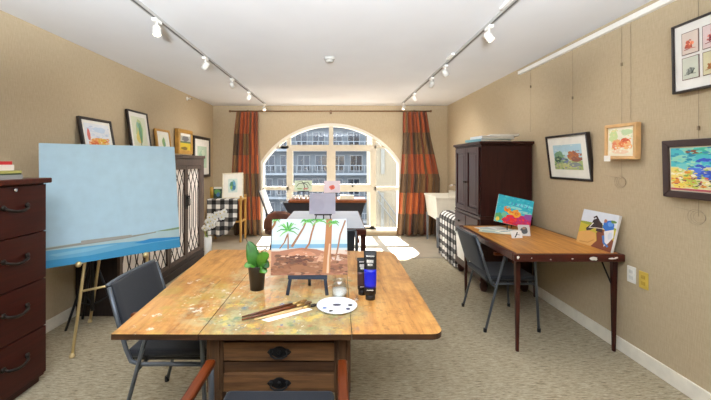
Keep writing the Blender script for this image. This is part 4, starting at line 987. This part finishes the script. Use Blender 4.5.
for c_ in range(4):
    for r_ in range(2):
        bg_, ca, cb = tones[c_*2+r_]; k = c_*2+r_
        shp = dabs_in([ca, cb, tuple(min(255,v+30) for v in ca)], 14, 80+k, (.3,.7), (.3,.75) if r_ == 0 else (.25,.45), (.05,.12)) + [stroke([(.15,.2),(.5,.23),(.85,.2)],.02,.02,cb), stroke([(.4,.25),(.42,.45)],.04,.04,cb), stroke([(.62,.25),(.6,.45)],.04,.04,cb)]
        quad.append((.075+c_*.2, (.53,.15)[r_], .075+c_*.2+.168, (.87,.49)[r_], bg_, shp))
framed('framed_picture', 'thin dark framed sheet of small animal prints high at the right edge', .62, .42, .013, .03, dark, None, None, (2.09,1.85,1.842), yawR, R(-1), 0, 0, (236,234,230), group=g, windows=quad)
g = 'picture wires hanging from the rail'
def wire(label, y, z0, loopz=None, x=2.122, knot=None):
    b = MB(); b.tube([(x,y,2.44),(x,y,z0)], .0009, 5)
    if knot: b.box((x-.006,y-.005,knot-.012),(x+.003,y+.005,knot+.012))
    if loopz:
        for k in range(3):
            r_ = .035+.008*k; pts = [(x-.004-.002*k, y+.008*k-.01+r_*math.cos(2*PI*t/16), loopz+r_*.9*math.sin(2*PI*t/16)) for t in range(17)]; b.tube(pts, .0008, 5)
        b.tube([(x-.003,y+.02,loopz+.03),(x-.003,y+.16,loopz+.045)], .0008, 5)
    return tag(b.build('picture_wire', plain((150,134,112), .4, .5, 0)), label, 'wire', g)
wire('wire with a coiled end hanging behind the poppy picture', 2.58, 1.30, 1.27, knot=2.15)
wire('wire behind the watercolour landscape with the cream mat', 3.12, 1.66, None, knot=2.0)
wire('wire with a coiled end hanging behind the wide abstract picture', 2.03, 1.10, 1.095, knot=1.62)
wire('bare wire hanging from the far end of the rail', 3.80, 1.75, None, knot=2.25)
wire('wire above the sheet of animal prints', 2.50, 1.72, None)
g = 'cover plates on the right wall'
def plate(label, y, z, mat, h2):
    r = thing('outlet_plate', label, 'outlet', (XR,y,z), group=g)
    MB().box((-.007,-.036,-.059),(0,.036,.059)).build('plate', mat, r, bevel=.003)
    for dz in (-.022,.022):
        b = MB(); b.box((-.010,-.016,dz-.013),(-.006,.016,dz+.013)); s_ = b.build('socket', h2, r, bevel=.002)
plate('white cover plate on the right wall by the folding table', 2.50, .605, M['white'], plain((214,214,210), .4))
plate('yellow cover plate just right of the white one', 2.40, .597, plain((214,184,84), .4, 0, .05), plain((190,156,60), .4))

# ------------------------------------------------------------------ ceiling fixtures
def track(label, x, ys, y0, y1, group):
    r = thing('lighting_track', label, 'lighting track', (x,0,ZC), group=group)
    MB().box((-.017,y0,-.02),(-.009,y1,0)).box((.009,y0,-.02),(.017,y1,0)).build('channel', plain((176,174,170), .4, 0, .01), r)
    MB().box((-.009,y0,-.018),(.009,y1,0)).build('slot', plain((96,94,92), .5, 0, .02), r)
    for y in ys:
        MB().box((-.055,y-.09,-.02),(-.022,y+.09,0)).build('power_feed', M['white'], r, bevel=.004)
track('left white ceiling track carrying five spotlights', -1.365, (), .8, 6.45, 'ceiling tracks')
track('right white ceiling track carrying five spotlights, with two power feeds', 1.195, (2.35,3.55), .8, 6.35, 'ceiling tracks')
bulb = emis((255,226,190), 3)
def spot(label, x, y, aim, power):
    r = thing('track_spotlight', label, 'spotlight', (x,y,ZC-.022), group='track spotlights')
    MB().box((-.018,-.045,-.022),(.018,.045,0)).build('adapter', M['white'], r, bevel=.003)
    d = Vector(aim).normalized(); c = Vector((0,0,-.085))
    MB().tube([(0,0,-.02),(0,0,-.06)], .008, 8).build('stem', M['white'], r)
    q = d.to_track_quat('-Z','Y').to_matrix().to_4x4(); T0 = Matrix.Translation(c) @ q
    h = MB().lathe([(.018,.045),(.029,.03),(.031,-.036),(.028,-.036),(.027,-.02)], n=20, T=T0).build('lamp_head', plain((206,203,196), .4, 0, .01), r)
    MB().lathe([(.0005,-.03),(.0265,-.03),(.0265,-.024),(.0005,-.022)], n=16, T=T0).build('bulb', bulb, r)
    L = bpy.data.lights.new('lamp_light', 'SPOT'); L.energy = power; L.color = (1,.96,.9); L.spot_size = R(125); L.spot_blend = 1.0; L.shadow_soft_size = .03
    lo = bpy.data.objects.new('lamp_light', L); C.objects.link(lo); lo.parent = r; lo.matrix_local = Matrix.Translation(c+d*.06) @ q
PW = 9
for y, nm, aim in ((2.6,'nearest',(.15,-.25,-1)),(3.55,'second nearest',(-.7,.1,-1)),(4.45,'third nearest',(.15,1,-.9)),(5.3,'fourth nearest',(-.6,.1,-1)),(6.38,'farthest',(.3,-.5,-1))):
    spot(f'{nm} white spotlight on the left ceiling track', -1.365, y, aim, PW*(1.6 if y > 6 else 4.2 if 4.3 < y < 4.5 else 1))
for y, nm, aim in ((2.73,'nearest',(.6,-.3,-1)),(3.84,'second nearest',(.7,.1,-1)),(4.4,'third nearest',(-.15,1,-.9)),(5.4,'fourth nearest',(.6,.1,-1)),(6.28,'farthest',(-.3,-.2,-1))):
    spot(f'{nm} white spotlight on the right ceiling track', 1.195, y, aim, PW*(1.6 if y > 6 else 4.2 if 4.3 < y < 4.5 else 1))
sd = thing('smoke_detector', 'round white smoke detector in the middle of the ceiling', 'smoke detector', (-.09,3.62,ZC), (PI,0,0))
MB().lathe([(.058,0),(.058,.02),(.05,.024)], n=28).build('base', plain((190,188,182), .5, 0, .01), sd)
MB().lathe([(.044,.024),(.042,.045),(.03,.052),(.0005,.052)], n=24).build('cover', plain((176,172,164), .5, 0, .02), sd)

# ------------------------------------------------------------------ light, camera
fl = bpy.data.lights.new('bounce_fill', 'SPOT'); fl.energy = 660; fl.spot_size = R(108); fl.spot_blend = .3; fl.shadow_soft_size = .25; fl.color = (.86,.93,1)  # added fill spot, unseen behind the camera, brightens the room off the ceiling
fo = bpy.data.objects.new('bounce_fill', fl); C.objects.link(fo); fo.location = (-.2,-1.0,1.45); fo.rotation_euler = (R(180-35),0,0)
W = bpy.data.worlds.new('World'); bpy.context.scene.world = W; W.use_nodes = True
bg = W.node_tree.nodes['Background']; bg.inputs[0].default_value = (.84,.92,1,1); bg.inputs[1].default_value = 2.6
sl = bpy.data.lights.new('sun', 'SUN'); sl.energy = 24; sl.angle = R(.6); sl.color = (1,.97,.93)
so = bpy.data.objects.new('sun', sl); C.objects.link(so)
so.rotation_euler = Vector((.07,-1,-.92)).to_track_quat('-Z','Y').to_euler()
cd = bpy.data.cameras.new('camera'); cam = bpy.data.objects.new('camera', cd); C.objects.link(cam)
cam.location = (0,0,1.42); cam.rotation_euler = (PI/2,0,0)
cd.sensor_width = 36; cd.lens = 36*345/711; cd.shift_x = (355.5-338)/711; cd.shift_y = -(200-162)/711; cd.clip_start = .02
sc = bpy.context.scene; sc.camera = cam
sc.view_settings.view_transform = 'Standard'; sc.view_settings.look = 'None'; sc.view_settings.gamma = 1; sc.view_settings.use_curve_mapping = False
sc.view_settings.exposure = 1.22
sc.cycles.max_bounces = 10; sc.cycles.diffuse_bounces = 6; sc.cycles.sample_clamp_indirect = 8
